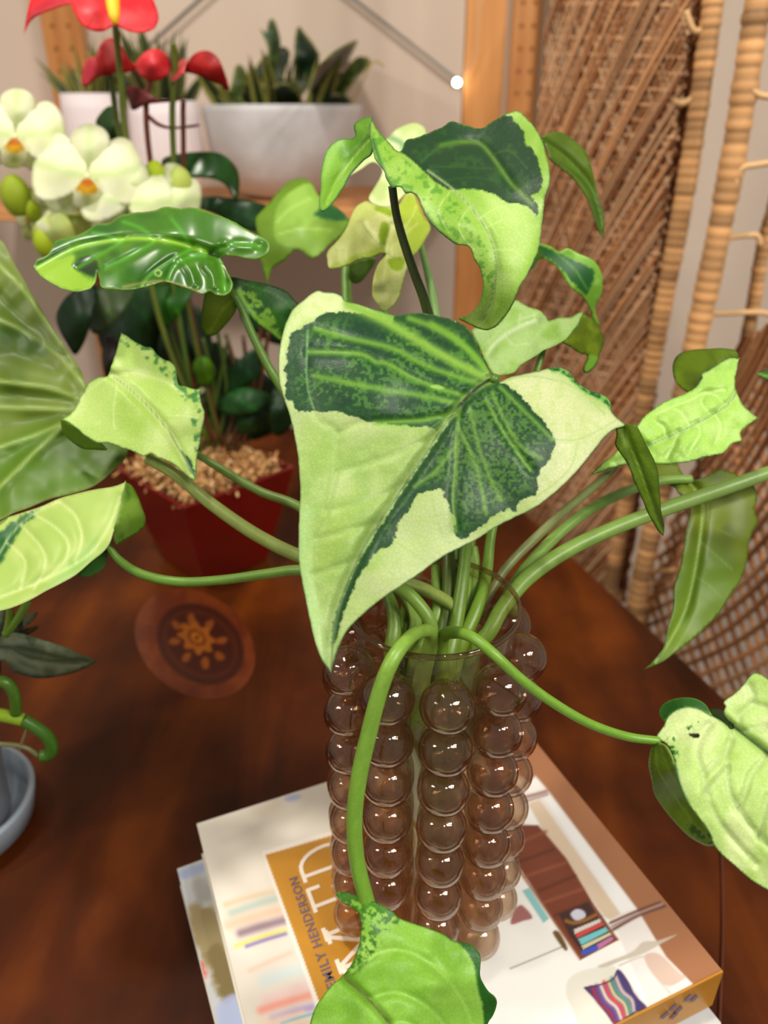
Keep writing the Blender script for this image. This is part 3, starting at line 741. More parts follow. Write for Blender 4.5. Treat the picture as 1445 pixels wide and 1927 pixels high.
blade('leaf', [dict(o=L1o, d=L1d, base=PALE, layers=lay1, relief=rel1, step=2.7, ruffle=.8, wave=.003, wscale=110),
               dict(o=fold1, d=[(1165,805,.351),(1185,900,.356),(1220,850,.353),(1245,1000,.368),(1195,800,.349),(1225,960,.362)], base=(.38,.50,.08), layers=[('n', (.31,.42,.04), 40, .4, .7, 4), ('l', f1v, 1.6, (.50,.64,.24), .8), ('l', c6((500,640),(560,700),(640,800)), 5, (.40,.56,.14), .5), ('e', 2, (.20,.30,.06), .7)], relief=[(f1v, 7, .002)], step=3.5, wave=.002)],
      M_LEAF, plant, 'large cream and green leaf with two dark green patches')

# --- upper right leaf
L2o = s5((335,100),(335,100),(350,135),(385,180),(425,225),(465,255),(490,205),(540,190),(600,165),(650,145),(690,118),(715,118),(750,130),(790,142),(835,148),(870,125),(910,100),(950,80),(990,68),(1010,75),(1040,105),(1070,140),(1095,180),(1115,230),(1130,280),(1142,330),(1140,400),(1120,460),(1115,520),(1105,600),(1095,680),(1070,750),(1040,810),(1010,860),(985,920),(960,970),(930,1010),(900,1045),(860,1062),(820,1055),(780,1038),(730,1012),(730,1012),(745,1003),(780,990),(810,960),(830,920),(838,860),(835,820),(822,775),(800,745),(785,700),(765,680),(720,675),(680,650),(640,615),(605,580),(580,545),(560,500),(545,460),(515,435),(490,440),(465,410),(430,415),(405,380),(385,330),(350,280),(335,220),(330,160))
D2 = s5((465,255),(490,205),(540,190),(600,165),(690,118),(750,130),(835,148),(910,100),(965,92),(990,125),(1025,160),(1030,215),(1060,240),(1080,270),(1100,330),(1110,400),(1085,440),(1055,450),(1070,475),(1090,500),(1085,545),(1060,520),(1010,488),(940,480),(900,450),(840,430),(760,425),(690,425),(640,400),(590,360),(540,310),(500,275))
m2 = s5((590,340),(700,420),(780,500),(850,600),(890,700),(900,800),(880,920),(840,1020))
lay2 = [('n', (.54,.72,.24), 60, .35, .7, 3, .8), ('n', (.76,.88,.52), 70, .5, .75, 6, .7), ('p', s5((840,440),(1000,500),(1080,560),(1040,720),(960,760),(920,600)), (.78,.88,.55), 40, 0, .6),
        ('s', s5((330,120),(420,220),(560,340),(700,440),(900,760),(860,900),(700,670),(580,540),(420,410),(340,280)), (.36,.60,.18), 8, .5, .72, 6, .8),
        ('p', D2, (.13,.27,.14), 2.5, 3), ('s', D2, (.22,.38,.16), 12, .5, .8, 12, .6),
        ('l', s5((650,225),(740,210),(820,215),(870,260),(920,330),(970,400),(1060,490)), 5, (.38,.54,.18), .9), ('l', s5((730,215),(640,235),(560,300)), 3, (.24,.42,.18), .6),
        ('l', s5((880,270),(960,250),(1040,330)), 2, (.24,.42,.18), .6), ('l', s5((600,320),(750,325),(900,330)), 2, (.22,.38,.16), .6), ('l', s5((640,390),(800,370),(930,400)), 2, (.20,.36,.16), .5),
        ('l', m2, 2.2, (.72,.80,.58), .9), ('l', m2, 1.0, (.46,.54,.32), .7)]
for v in ((700,425,640,520,700,640),(780,500,730,600,800,700),(850,600,960,560,1010,640),(890,700,980,700,1040,760),(820,560,930,500,1000,580)):
    lay2.append(('l', s5((v[0], v[1]), (v[2], v[3]), (v[4], v[5])), 1.3, (.80,.90,.58), .6))
lay2 += [('l', s5((340,200),(390,340),(430,412),(500,440),(560,510),(640,615),(720,675)), 3.5, (.20,.42,.20), .8), ('e', 1.8, (.24,.40,.16), .7)]
L2d = [(700,225,.402),(745,300,.392),(752,285,.398),(846,230,.425),(970,208,.408),(1033,320,.376),(1020,420,.372),(900,330,.398),(800,360,.384),(900,430,.372),(985,560,.368),(930,620,.384),(872,602,.395),(905,520,.374),(845,455,.376),(740,345,.388)]
lobe2 = s5((335,98),(335,98),(300,100),(260,125),(255,150),(262,180),(240,195),(200,195),(160,215),(130,250),(115,300),(105,360),(105,420),(98,480),(108,520),(135,510),(170,470),(210,410),(235,360),(260,330),(300,290),(335,262),(340,200),(332,150))
lb2 = s5((325,200),(240,300),(180,380),(130,490))
blade('leaf', [dict(o=L2o, d=L2d, base=(.64,.80,.36), layers=lay2, relief=[(m2, 9, .002), (s5((650,225),(820,215),(970,400)), 9, .002)], step=3.2, ruffle=1.4, wave=.003, wscale=80),
               dict(o=lobe2, d=[(699,222,.402),(698,280,.400),(650,270,.412),(612,330,.402),(605,390,.392),(640,340,.404)], base=(.50,.70,.22), layers=[('n', (.36,.58,.12), 50, .4, .7, 3), ('p', s5((130,250),(200,195),(180,260),(120,380)), (.62,.80,.42), 16, 0, .7), ('l', lb2, 1.6, (.66,.80,.34), .8), ('e', 2, (.20,.42,.16), .7)], relief=[(lb2, 8, .002)], step=3.5)],
      M_LEAF, plant, 'upper leaf half dark green and half light green')

# --- glossy dark leaf, upper left
L3o = c4((152,295),(152,295),(170,260),(215,240),(250,180),(290,165),(350,150),(400,125),(440,100),(490,95),(530,70),(590,50),(650,45),(700,38),(750,20),(810,28),(870,25),(930,38),(990,60),(1050,85),(1110,120),(1160,145),(1200,165),(1222,190),(1215,225),(1185,250),(1130,258),(1070,245),(1030,245),(1005,255),(1020,300),(1045,350),(1052,385),(1030,415),(990,422),(950,405),(915,415),(860,395),(800,375),(740,360),(690,375),(600,395),(520,395),(460,385),(450,350),(440,312),(430,362),(400,395),(350,405),(290,395),(230,365),(180,330))
m3 = c4((170,300),(330,215),(450,185),(600,165),(750,175),(880,205),(960,235),(1000,262),(1030,340))
v3 = [c4((880,205),(780,260),(680,330),(640,380)), c4((700,180),(600,240),(480,300)), c4((970,240),(860,250),(790,290),(760,350)), c4((560,175),(470,230),(350,300)), c4((990,250),(1010,330),(1020,400)), c4((960,230),(1060,190),(1180,200)), c4((860,195),(820,130),(780,80)), c4((700,170),(640,120),(560,90)), c4((540,175),(480,150),(420,140))]
lay3 = [('n', (.14,.34,.03), 60, .4, .7, 3, .8), ('n', (.32,.54,.10), 40, .5, .8, 7, .6), ('p', c4((160,300),(330,240),(345,300),(440,380),(350,405),(230,365)), (.56,.72,.20), 14, 6), ('p', c4((330,290),(420,240),(450,330),(400,330)), (.10,.22,.08), 6, 4)]
for v in v3: lay3.append(('l', v, 4, (.30,.60,.12), .8))
lay3 += [('l', m3, 4.5, (.56,.76,.20), .95), ('l', c4((950,235),(1005,262),(1035,360)), 4, (.10,.26,.06), .9), ('e', 2.2, (.50,.66,.24), .7), ('l', c4((700,320),(715,308),(732,320),(722,335),(705,330)), 1.6, (.6,.72,.36)), ('l', c4((560,385),(700,360),(800,372),(900,408)), 3, (.62,.56,.36), .7)]
blade('leaf', [dict(o=L3o, d=[(70,500,.430),(150,450,.438),(280,395,.452),(400,410,.436),(505,465,.424),(415,487,.428),(430,550,.420),(300,515,.424),(180,540,.414),(110,540,.420),(300,455,.430),(350,470,.432),(470,440,.430)], base=(.23,.43,.06), layers=lay3,
                    relief=[(m3, 10, .004)] + [(v, 7, .002) for v in v3[:6]] + [(c4((820,260),(860,310),(880,370)), 9, -.003), (c4((930,290),(960,330),(970,380)), 8, -.003), (c4((1020,190),(1080,200),(1140,200)), 8, -.0025)], step=3.2, ruffle=1.2, wave=.0025, wscale=75)],
      M_GLOSSLEAF, plant, 'glossy deep green leaf with lime midrib')

# --- pale leaf, left
L4o = z4((425,268),(425,268),(460,285),(510,320),(560,345),(600,350),(630,390),(670,420),(710,430),(740,470),(745,510),(755,565),(800,575),(850,590),(892,583),(892,583),(880,620),(890,680),(905,730),(900,790),(885,860),(880,900),(868,950),(860,1010),(858,1060),(850,1120),(850,1120),(800,1085),(750,1040),(690,1005),(640,990),(600,965),(570,975),(540,975),(490,950),(430,930),(360,905),(290,900),(230,870),(170,820),(120,785),(73,768),(73,768),(130,735),(165,680),(210,600),(240,555),(290,525),(340,518),(355,490),(380,420),(400,350))
m4 = z4((360,505),(450,570),(540,650),(640,760),(740,900),(830,1080))
lay4 = [('n', (.78,.86,.54), 60, .45, .7, 3, .8), ('p', z4((380,650),(480,640),(560,740),(560,860),(470,860),(380,760)), (.58,.72,.26), 40, 12, .6), ('s', z4((400,280),(600,340),(740,470),(760,570),(890,600),(890,900),(860,1100),(830,800),(760,620),(640,480),(440,340)), (.24,.50,.22), 9, .5, .72, 3, .9),
        ('p', z4((765,940),(800,975),(832,1010),(838,1045),(852,1105),(828,1060),(800,1020)), (.12,.32,.18), 2, 1.5), ('l', m4, 4, (.86,.90,.66), .6), ('l', m4, 1.3, (.44,.54,.28), .8),
        ('l', z4((365,510),(480,495),(600,520),(720,570),(800,640)), 2.5, (.86,.90,.64), .6), ('l', z4((370,515),(400,560),(380,700),(385,820)), 1.8, (.86,.90,.64), .5), ('l', z4((350,515),(240,600),(150,700)), 1.8, (.84,.88,.62), .5), ('l', z4((700,740),(820,750),(890,760)), 1.5, (.84,.90,.62), .5), ('e', 1.8, (.32,.52,.22), .7)]
under4 = z4((73,768),(73,768),(120,785),(230,870),(300,903),(330,930),(340,945),(270,942),(200,935),(130,890),(85,835))
blade('leaf', [dict(o=L4o, d=[(228,630,.440),(210,705,.430),(120,790,.424),(160,740,.432),(330,720,.440),(380,730,.432),(380,830,.424),(365,900,.416),(290,850,.418),(180,830,.418),(280,750,.424),(290,660,.446)], base=(.70,.82,.42), layers=lay4, relief=[(m4, 9, .003), (z4((365,510),(600,520),(800,640)), 9, .002)], step=3.4, ruffle=1.2, wave=.002),
               dict(o=under4, d=[(115,790,.425),(190,840,.424),(150,845,.440)], base=(.40,.54,.14), layers=[], step=5)],
      M_LEAF, plant, 'pale lime leaf with a dark green tip')

# --- big dim leaf at the left edge
L5o = [(-160,420),(-160,420),(-60,415)] + c4((0,170),(30,210),(60,270),(100,340),(140,410),(180,470),(220,540),(260,600),(300,660),(340,720),(370,770),(390,830),(400,880),(380,960),(390,1030),(460,1070),(540,1090),(580,1120),(560,1170),(500,1230),(420,1290),(330,1320),(230,1345),(130,1385),(60,1410),(0,1440)) + [(-80,1000),(-200,980),(-300,860),(-320,660),(-250,500)]
lay5 = [('n', (.32,.41,.08), 130, .38, .66, 4, .9), ('n', (.46,.57,.24), 90, .5, .75, 8, .6), ('p', c4((0,560),(100,580),(200,660),(180,700),(60,660),(0,640)), (.22,.36,.10), 26, 6, .7), ('p', c4((0,1100),(270,1020),(560,1100),(400,1290),(0,1440)), (.30,.47,.06), 30, 8, .65)]
v5 = [c4((290,1015),(150,1140),(0,1290),(-200,1480)), c4((280,1005),(150,1060),(0,1110),(-200,1160)), c4((330,945),(160,935),(0,930),(-300,920)), c4((355,890),(200,840),(0,810),(-300,720)), c4((380,830),(250,680),(100,580),(0,535),(-250,430)), c4((350,740),(220,560),(130,430),(30,320),(-100,200))]
for v in v5: lay5.append(('l', v, 4, (.60,.70,.36), .75))
v5b = [c4((330,900),(180,880),(0,870)), c4((340,960),(150,990),(0,1010)), c4((300,700),(150,600),(0,430)), c4((250,760),(100,700),(0,690))]
for v in v5b: lay5.append(('l', v, 3, (.26,.40,.10), .5))
lay5.append(('e', 2.5, (.62,.66,.40), .6))
blade('leaf', [dict(o=L5o, d=[(0,450,.50),(-160,430,.50),(160,720,.475),(110,800,.465),(0,700,.475),(-150,700,.47),(0,970,.43),(-100,990,.42),(230,850,.455),(120,940,.44),(60,850,.455),(-300,700,.45)], base=(.42,.50,.17), layers=lay5, relief=[(v, 13, -.003) for v in v5] + [(v, 12, .002) for v in v5b], step=5, wave=.004)],
      M_BACKLEAF, plant, 'big olive green leaf seen from below with raised veins')

# --- lower left leaf
L6o = [(-150,1060),(-60,1000)] + c7((0,298),(90,270),(180,240),(260,205),(350,180),(420,165),(500,152),(550,133),(550,133),(538,200),(530,270),(500,340),(480,400),(450,440),(400,480),(330,540),(260,580),(200,610),(130,650),(60,680),(0,697)) + [(-60,1160),(-140,1130)]
v6 = [c7((-80,560),(0,440),(60,350),(150,270),(260,215)), c7((150,275),(240,330),(300,400),(280,480),(200,560)), c7((90,320),(180,420),(200,500),(150,600)), c7((260,220),(330,280),(360,380),(330,480)), c7((30,400),(110,480),(90,600)), c7((0,640),(200,560),(380,460),(480,330),(530,200))]
lay6 = [('n', (.74,.82,.46), 50, .4, .7, 3, .8), ('p', c7((-200,450),(0,345),(60,310),(170,245),(110,320),(60,390),(0,490),(-100,600)), (.16,.38,.18), 6, 6), ('p', c7((400,480),(480,400),(400,480),(260,580),(200,600),(330,470),(420,380)), (.50,.72,.40), 26, 0, .5)]
for v in v6: lay6.append(('l', v, 2.6, (.86,.90,.66), .55))
lay6.append(('e', 2.2, (.66,.70,.46), .6))
fold6 = c7((550,133),(550,133),(580,150),(605,195),(622,240),(640,300),(622,342),(580,372),(540,395),(512,410),(495,360),(515,300),(532,230))
bit6 = c7((472,425),(472,425),(430,455),(400,480),(340,535),(375,550),(420,535),(460,500))
blade('leaf', [dict(o=L6o, d=[(0,980,.43),(235,908,.425),(228,990,.412),(180,1070,.40),(0,1145,.385),(-140,1100,.39),(80,1050,.402),(100,960,.424)], base=(.66,.77,.38), layers=lay6, relief=[(v, 10, .0015) for v in v6], step=4.5),
               dict(o=fold6, d=[(237,908,.426),(228,990,.414),(270,980,.430),(225,1020,.422)], base=(.36,.52,.12), layers=[('l', c7((555,150),(570,250),(530,380)), 3, (.22,.36,.08), .7), ('n', (.46,.60,.20), 30, .4, .7)], step=5),
               dict(o=bit6, d=[(190,1035,.43),(150,1085,.43),(200,1060,.43)], base=(.20,.38,.12), layers=[], step=5)],
      M_BACKLEAF, plant, 'pale green leaf with a dark streak drooping at lower left')

# --- leaf behind the glossy one
L7a = c4((930,400),(930,400),(990,405),(1050,400),(1075,440),(1065,500),(1020,560),(980,600),(940,608),(915,580),(910,530),(920,460))
L7b = c4((1040,345),(1120,355),(1200,370),(1290,400),(1330,440),(1360,482),(1330,530),(1290,580),(1275,630),(1230,600),(1160,550),(1110,500),(1065,430))
blade('leaf', [dict(o=L7a, d=[(390,548,.452),(440,560,.450),(400,630,.470)], base=(.42,.52,.10), layers=[('n', (.32,.44,.06), 30, .4, .7), ('l', c4((1060,440),(1000,500),(950,590)), 2.5, (.54,.62,.20), .8), ('e', 3, (.28,.40,.06), .6)], step=4.5),
               dict(o=L7b, d=[(440,530,.450),(560,580,.468),(530,640,.472),(480,590,.455),(500,545,.462)], base=(.12,.32,.08), layers=[('n', (.20,.42,.12), 40, .45, .7, 3), ('l', c4((1080,400),(1120,470),(1180,540),(1240,590),(1275,620)), 4.5, (.54,.74,.24), .9), ('s', c4((1080,380),(1200,450),(1280,620),(1160,550)), (.52,.70,.24), 8, .5, .65, 2, .9), ('l', c4((1100,370),(1250,420),(1340,500)), 1.5, (.36,.56,.22), .7), ('e', 2, (.10,.24,.06), .6)], step=4)],
      M_LEAF, plant, 'dark green leaf with lime edge behind the glossy leaf')

# --- upper middle back leaf with olive underside
L8o = c2((385,1432),(385,1432),(360,1360),(345,1290),(350,1220),(330,1170),(322,1100),(345,1070),(400,1010),(440,960),(490,915),(550,897),(600,915),(640,980),(690,1020),(740,1050),(790,1100),(785,1150),(740,1200),(700,1230),(640,1290),(600,1300),(560,1270),(520,1260),(470,1310),(420,1340),(395,1380))
lay8 = [('p', c2((415,1150),(430,1050),(480,980),(560,930),(610,930),(640,980),(700,1020),(790,1090),(780,1160),(640,1290),(560,1250),(480,1240),(425,1210)), (.58,.74,.30), 5, 0), ('n', (.42,.58,.14), 60, .45, .7, 5, .5),
        ('p', c2((620,1080),(680,1030),(740,1050),(790,1105),(720,1112),(660,1098)), (.16,.42,.20), 5, 3), ('l', c2((440,1180),(560,1150),(700,1160)), 2.5, (.72,.82,.42), .6), ('l', c2((430,1120),(500,1050),(600,1000)), 2.5, (.70,.84,.44), .6)]
blade('leaf', [dict(o=L8o, d=[(505,530,.60),(490,410,.60),(520,440,.585),(570,340,.62),(655,410,.60),(580,480,.575),(580,410,.585)], base=(.38,.52,.08), layers=lay8, step=5, wave=.003)], M_BACKLEAF, plant, 'soft green leaf with olive underside in front of the bowl')

# --- pale blade behind the upper leaf
L10o = s5((240,360),(240,360),(300,290),(360,230),(410,190),(450,150),(520,123),(560,133),(582,165),(570,260),(530,380),(490,440),(440,490),(400,502),(350,492),(322,465),(345,420),(375,370),(382,330),(340,300),(290,330))
blade('leaf', [dict(o=L10o, d=[(660,330,.52),(790,240,.54),(730,385,.50),(770,330,.52)], base=(.84,.88,.66), layers=[('n', (.72,.80,.50), 40, .4, .7), ('l', s5((420,190),(470,215),(480,250)), 6, (.40,.60,.36), .8)], step=5)], M_BACKLEAF, plant, 'cream leaf half hidden behind the upper leaf')

# --- yellow green leaf hanging in the upper middle
L9o = z7((75,800),(75,800),(70,770),(90,720),(140,670),(200,600),(250,520),(290,420),(330,340),(380,300),(430,280),(480,300),(560,330),(650,330),(720,320),(780,230),(830,180),(880,250),(940,400),(1015,520),(960,640),(900,730),(845,795),(820,850),(800,900),(780,980),(750,1080),(730,1160),(680,1230),(620,1275),(560,1270),(530,1220),(490,1150),(485,1050),(500,950),(540,850),(590,790),(612,758),(612,758),(560,755),(480,790),(400,800),(320,830),(270,860),(170,885),(90,885))
YG = (.76,.80,.44); YD = (.58,.70,.14)
lay9 = [('n', (.84,.86,.56), 40, .4, .7, 3, .8), ('p', z7((720,330),(850,230),(1000,520),(850,780),(760,640),(740,480)), (.66,.76,.20), 10, 0, .8), ('p', z7((510,330),(640,345),(660,420),(600,400),(520,370)), YD, 4, 2), ('p', z7((570,480),(620,480),(640,540),(600,690),(540,620)), YD, 4, 2),
        ('p', z7((640,800),(770,800),(760,890),(730,915),(660,900),(630,850)), YD, 3, 2), ('p', z7((430,740),(560,700),(600,750),(480,790),(320,830),(90,885),(200,820)), (.66,.76,.22), 6, 0, .8),
        ('l', z7((612,758),(560,680),(460,580),(400,480)), 1.6, (.62,.68,.30), .8), ('l', z7((612,745),(620,640),(660,500),(620,440)), 1.8, (.90,.92,.66), .8), ('l', z7((615,760),(600,900),(560,1100)), 1.4, (.88,.90,.62), .6), ('l', z7((620,750),(700,820),(770,880)), 1.4, (.60,.70,.30), .8),
        ('l', z7((650,720),(760,600),(900,480)), 2, (.86,.88,.52), .6), ('l', z7((740,560),(840,430),(880,330)), 2, (.84,.88,.46), .6), ('e', 1.8, (.60,.68,.28), .5)]
blade('leaf', [dict(o=L9o, d=[(725,477,.475),(620,490,.470),(680,385,.49),(775,370,.50),(800,430,.49),(776,480,.478),(730,580,.465),(705,530,.462),(690,440,.478)], base=YG, layers=lay9, relief=[(z7((612,758),(460,580),(400,480)), 7, .002), (z7((612,745),(620,640),(660,500)), 7, .002)], step=3.5, wave=.003, wscale=40)],
      M_LEAF, plant, 'yellow green leaf with a hanging rounded lobe')
L9b = z7((280,870),(280,870),(330,830),(500,795),(505,850),(450,930),(390,1005),(325,1030),(275,990))
blade('leaf', [dict(o=L9b, d=[(665,500,.55),(700,490,.55),(680,530,.56)], base=(.28,.44,.10), layers=[('p', z7((300,870),(440,830),(420,920),(340,960)), (.44,.58,.26), 6, 0)], step=5)], M_BACKLEAF, plant, 'small dark green leaf under the yellow green leaf')

# --- right side leaves
L11o = c3((405,630),(405,630),(440,610),(490,603),(530,620),(570,650),(610,690),(635,750),(650,810),(665,880),(680,930),(695,980),(697,1040),(692,1085),(692,1085),(670,1050),(650,990),(625,920),(590,860),(550,810),(500,770),(450,730),(440,690))
v11 = c3((420,650),(520,720),(620,830),(670,950),(690,1060))
blade('leaf', [dict(o=L11o, d=[(1018,260,.47),(1060,250,.48),(1110,310,.49),(1135,440,.50),(1080,330,.485)], base=(.34,.45,.04), layers=[('n', (.28,.38,.03), 50, .4, .7), ('p', c3((450,720),(550,790),(640,900),(690,1080),(660,920),(580,800)), (.18,.32,.04), 6, 0, .8), ('l', v11, 1.6, (.36,.54,.12), .8)], relief=[(v11, 8, .003)], step=4.5)], M_BACKLEAF, plant, 'plain green leaf hanging in front of the wicker')
L12o = c3((370,1120),(395,1112),(450,1125),(490,1150),(530,1135),(580,1160),(630,1180),(665,1210),(688,1270),(682,1350),(655,1400),(660,1440),(675,1485),(650,1470),(625,1400),(590,1350),(550,1320),(520,1280),(490,1230),(440,1190),(400,1185),(370,1230),(350,1200))
blade('leaf', [dict(o=L12o, d=[(1010,465,.49),(1060,480,.50),(1130,520,.51),(1120,590,.53),(1080,540,.505)], base=(.48,.70,.20), layers=[('n', (.60,.80,.34), 25, .45, .7), ('p', c3((400,1120),(470,1145),(540,1180),(600,1210),(650,1240),(640,1300),(612,1345),(560,1300),(510,1240),(460,1190),(400,1160)), (.14,.38,.16), 3, 3), ('l', c3((470,1150),(560,1230),(620,1320)), 2, (.40,.62,.24), .8), ('p', c3((350,1200),(370,1130),(400,1130),(420,1185),(370,1230)), (.26,.42,.06), 4, 0)], step=4)], M_BACKLEAF, plant, 'small dark centred leaf with lime border at right')
L13o = s5((790,1065),(830,1050),(860,1055),(900,1040),(940,1000),(970,940),(995,928),(1040,955),(1090,970),(1125,1000),(1135,1020),(1180,1005),(1230,1005),(1260,990),(1292,978),(1292,978),(1270,1030),(1240,1070),(1210,1105),(1150,1140),(1110,1155),(1060,1190),(1010,1220),(980,1255),(930,1265),(890,1262),(860,1220),(830,1150))
fold13 = s5((1288,980),(1288,980),(1330,1010),(1360,1040),(1387,1100),(1380,1150),(1368,1170),(1365,1190),(1350,1225),(1310,1258),(1295,1240),(1312,1195),(1310,1175),(1280,1168),(1240,1140),(1200,1115),(1240,1070),(1270,1030))
m13 = s5((1080,1020),(1000,1050),(920,1100),(860,1170))
blade('leaf', [dict(o=L13o, d=[(900,640,.435),(930,700,.43),(970,570,.455),(1030,600,.452),(1090,590,.448),(1060,640,.438),(980,640,.442)], base=(.74,.87,.54), layers=[('n', (.62,.80,.34), 40, .45, .7, 3, .8), ('l', m13, 4, (.90,.94,.80), .7), ('l', s5((1000,1050),(1010,990)), 2, (.88,.94,.76), .6), ('l', s5((940,1085),(980,1130),(1060,1120)), 2, (.86,.93,.7), .6), ('e', 1.8, (.48,.68,.28), .6)], relief=[(m13, 9, .003)], step=3.8, ruffle=1.2, wave=.003, wscale=40),
               dict(o=fold13, d=[(1095,590,.449),(1060,640,.444),(1135,640,.465),(1105,665,.46),(1110,700,.47)], base=(.38,.46,.04), layers=[('n', (.48,.57,.10), 22, .45, .7), ('p', s5((1310,1180),(1365,1185),(1350,1225),(1305,1258)), (.50,.72,.22), 4, 0), ('e', 1.8, (.18,.32,.05), .6)], step=4)],
      M_LEAF, plant, 'pale mint leaf with curled olive end')
L14o = c6((300,815),(300,815),(340,775),(390,730),(440,690),(480,640),(520,590),(550,550),(590,500),(640,460),(700,425),(760,400),(820,375),(860,345),(880,310),(885,285),(930,260),(970,235),(1020,205),(1075,205),(1075,205),(1065,250),(1055,310),(1060,370),(1080,420),(1100,450),(1130,480),(1174,515),(1174,515),(1130,545),(1085,585),(1090,630),(1040,645),(1000,690),(950,705),(890,715),(830,735),(740,750),(650,750),(560,740),(470,755),(400,775),(340,800))
lobe14 = c6((1070,205),(1070,205),(1060,165),(990,152),(920,155),(850,158),(790,170),(750,195),(732,235),(732,280),(745,325),(775,358),(805,378),(830,372),(870,340),(890,290),(960,242),(1020,208))
m14 = c6((440,750),(600,660),(700,615),(820,560),(930,500),(1010,450),(1058,390))
v14 = [c6((700,615),(680,560),(650,540)), c6((820,560),(780,490),(740,470)), c6((930,500),(880,440),(900,390),(960,400),(990,440)), c6((600,660),(560,620),(540,600)), c6((760,590),(740,640),(700,720)), c6((860,540),(870,600),(820,680)), c6((950,490),(980,560),(950,650)), c6((640,500),(740,450),(830,420),(900,380),(1000,370))]
lay14 = [('n', (.76,.89,.52), 50, .4, .7, 3, .8), ('n', (.56,.76,.26), 34, .55, .75, 6, .6)] + [('l', v, 1.5, (.84,.94,.64), .7) for v in v14] + [('l', m14, 3.4, (.80,.90,.60), .6), ('l', m14, 1.4, (.46,.60,.40), .9), ('e', 1.8, (.36,.54,.22), .7)]
blade('leaf', [dict(o=L14o, d=[(1110,895,.432),(1210,790,.425),(1300,740,.435),(1385,675,.44),(1385,750,.43),(1425,787,.43),(1390,830,.415),(1280,870,.405),(1180,870,.418),(1300,800,.415)], base=(.68,.85,.40), layers=lay14, relief=[(m14, 8, .003)] + [(v, 7, .002) for v in v14], step=3.4, ruffle=1.4, wave=.002, wscale=30),
               dict(o=lobe14, d=[(1385,670,.441),(1330,660,.458),(1270,690,.470),(1290,735,.452),(1325,700,.45)], base=(.43,.54,.07), layers=[('n', (.35,.45,.04), 40, .4, .7), ('e', 2.2, (.20,.34,.06), .7)], step=4.5)],
      M_LEAF, plant, 'crinkled light green leaf with olive upper lobe at right')
L16o = c6((640,752),(700,748),(755,752),(775,790),(800,822),(850,835),(900,815),(945,792),(980,779),(1040,795),(1100,830),(1150,860),(1170,930),(1155,980),(1172,1050),(1150,1100),(1125,1160),(1115,1260),(1080,1360),(1020,1450),(960,1540),(880,1620),(800,1690),(740,1735),(670,1780),(588,1813),(588,1813),(640,1765),(690,1690),(710,1600),(735,1500),(740,1380),(770,1290),(790,1180),(805,1080),(825,990),(800,940),(760,900),(740,870),(690,852),(655,830))
m16 = c6((820,850),(870,920),(885,1000),(870,1150),(840,1330),(800,1500),(720,1660),(640,1780))
blade('leaf', [dict(o=L16o, d=[(1240,880,.50),(1290,900,.49),(1350,890,.49),(1420,940,.49),(1415,1040,.485),(1300,1000,.475),(1260,1150,.465),(1370,1130,.475),(1215,1255,.45),(1320,1060,.474)], base=(.42,.49,.08), layers=[('n', (.32,.39,.04), 70, .4, .68, 3, .9), ('p', c6((740,1380),(870,1200),(1080,1360),(960,1540),(740,1735),(590,1812),(700,1640)), (.46,.62,.20), 90, 0, .7), ('l', m16, 2.4, (.58,.70,.32), .8), ('l', c6((885,1010),(950,1080),(1050,1130)), 2, (.42,.54,.18), .7), ('l', c6((870,1150),(950,1220),(1040,1300)), 2, (.46,.60,.22), .7), ('l', c6((840,1330),(920,1380),(980,1440)), 2, (.5,.64,.26), .7), ('e', 2.2, (.24,.36,.06), .6)],
                    relief=[(m16, 10, .004)], step=4.5, ruffle=1, wave=.003)], M_BACKLEAF, plant, 'long olive green leaf hanging at the right')
# --- lower right leaf
L17o = s4((330,740),(335,700),(380,640),(400,590),(440,545),(500,512),(560,503),(620,512),(680,540),(740,570),(800,600),(870,655),(885,640),(830,590),(815,540),(830,500),(815,478),(830,450),(900,400),(960,340),(1020,265),(1080,262),(1137,300),(1300,420),(1450,700),(1480,1100),(1440,1500),(1330,1780),(1260,1880),(1200,1860),(1137,1830),(1060,1790),(980,1730),(900,1660),(820,1590),(770,1540),(740,1500),(720,1430),(660,1340),(600,1260),(540,1180),(500,1080),(470,980),(450,880),(420,800),(380,755))
pock17 = s4((718,520),(760,512),(815,530),(850,580),(885,640),(870,655),(800,600),(745,572))
rim17 = s4((385,610),(385,610),(350,560),(355,510),(400,465),(470,440),(550,433),(620,445),(680,480),(715,530),(738,575),(690,550),(620,520),(560,508),(500,518),(440,548))
und17 = s4((290,790),(290,790),(310,765),(340,758),(395,785),(430,840),(465,940),(500,1040),(545,1160),(610,1260),(690,1370),(728,1430),(748,1502),(710,1513),(660,1500),(560,1440),(460,1340),(370,1230),(310,1130),(295,1050),(270,930),(275,860))
m17 = s4((730,530),(880,640),(1000,730),(1137,840),(1300,1000),(1450,1200))
v17 = [s4((870,650),(875,720),(850,800),(838,950),(860,1120),(950,1290),(1080,1450),(1200,1560)), s4((720,640),(660,730),(625,850),(668,990),(680,1100),(760,1300),(900,1480),(1050,1640)), s4((860,760),(800,860),(670,985)), s4((1130,860),(1020,980),(980,1100),(920,1240)), s4((1137,1150),(1100,1300),(1080,1450)), s4((930,620),(930,560),(1010,490),(1030,430),(1000,350)), s4((940,670),(1040,660),(1137,640)), s4((740,600),(640,660),(480,720)), s4((1030,480),(1137,510)), s4((840,950),(740,1060),(700,1130))]
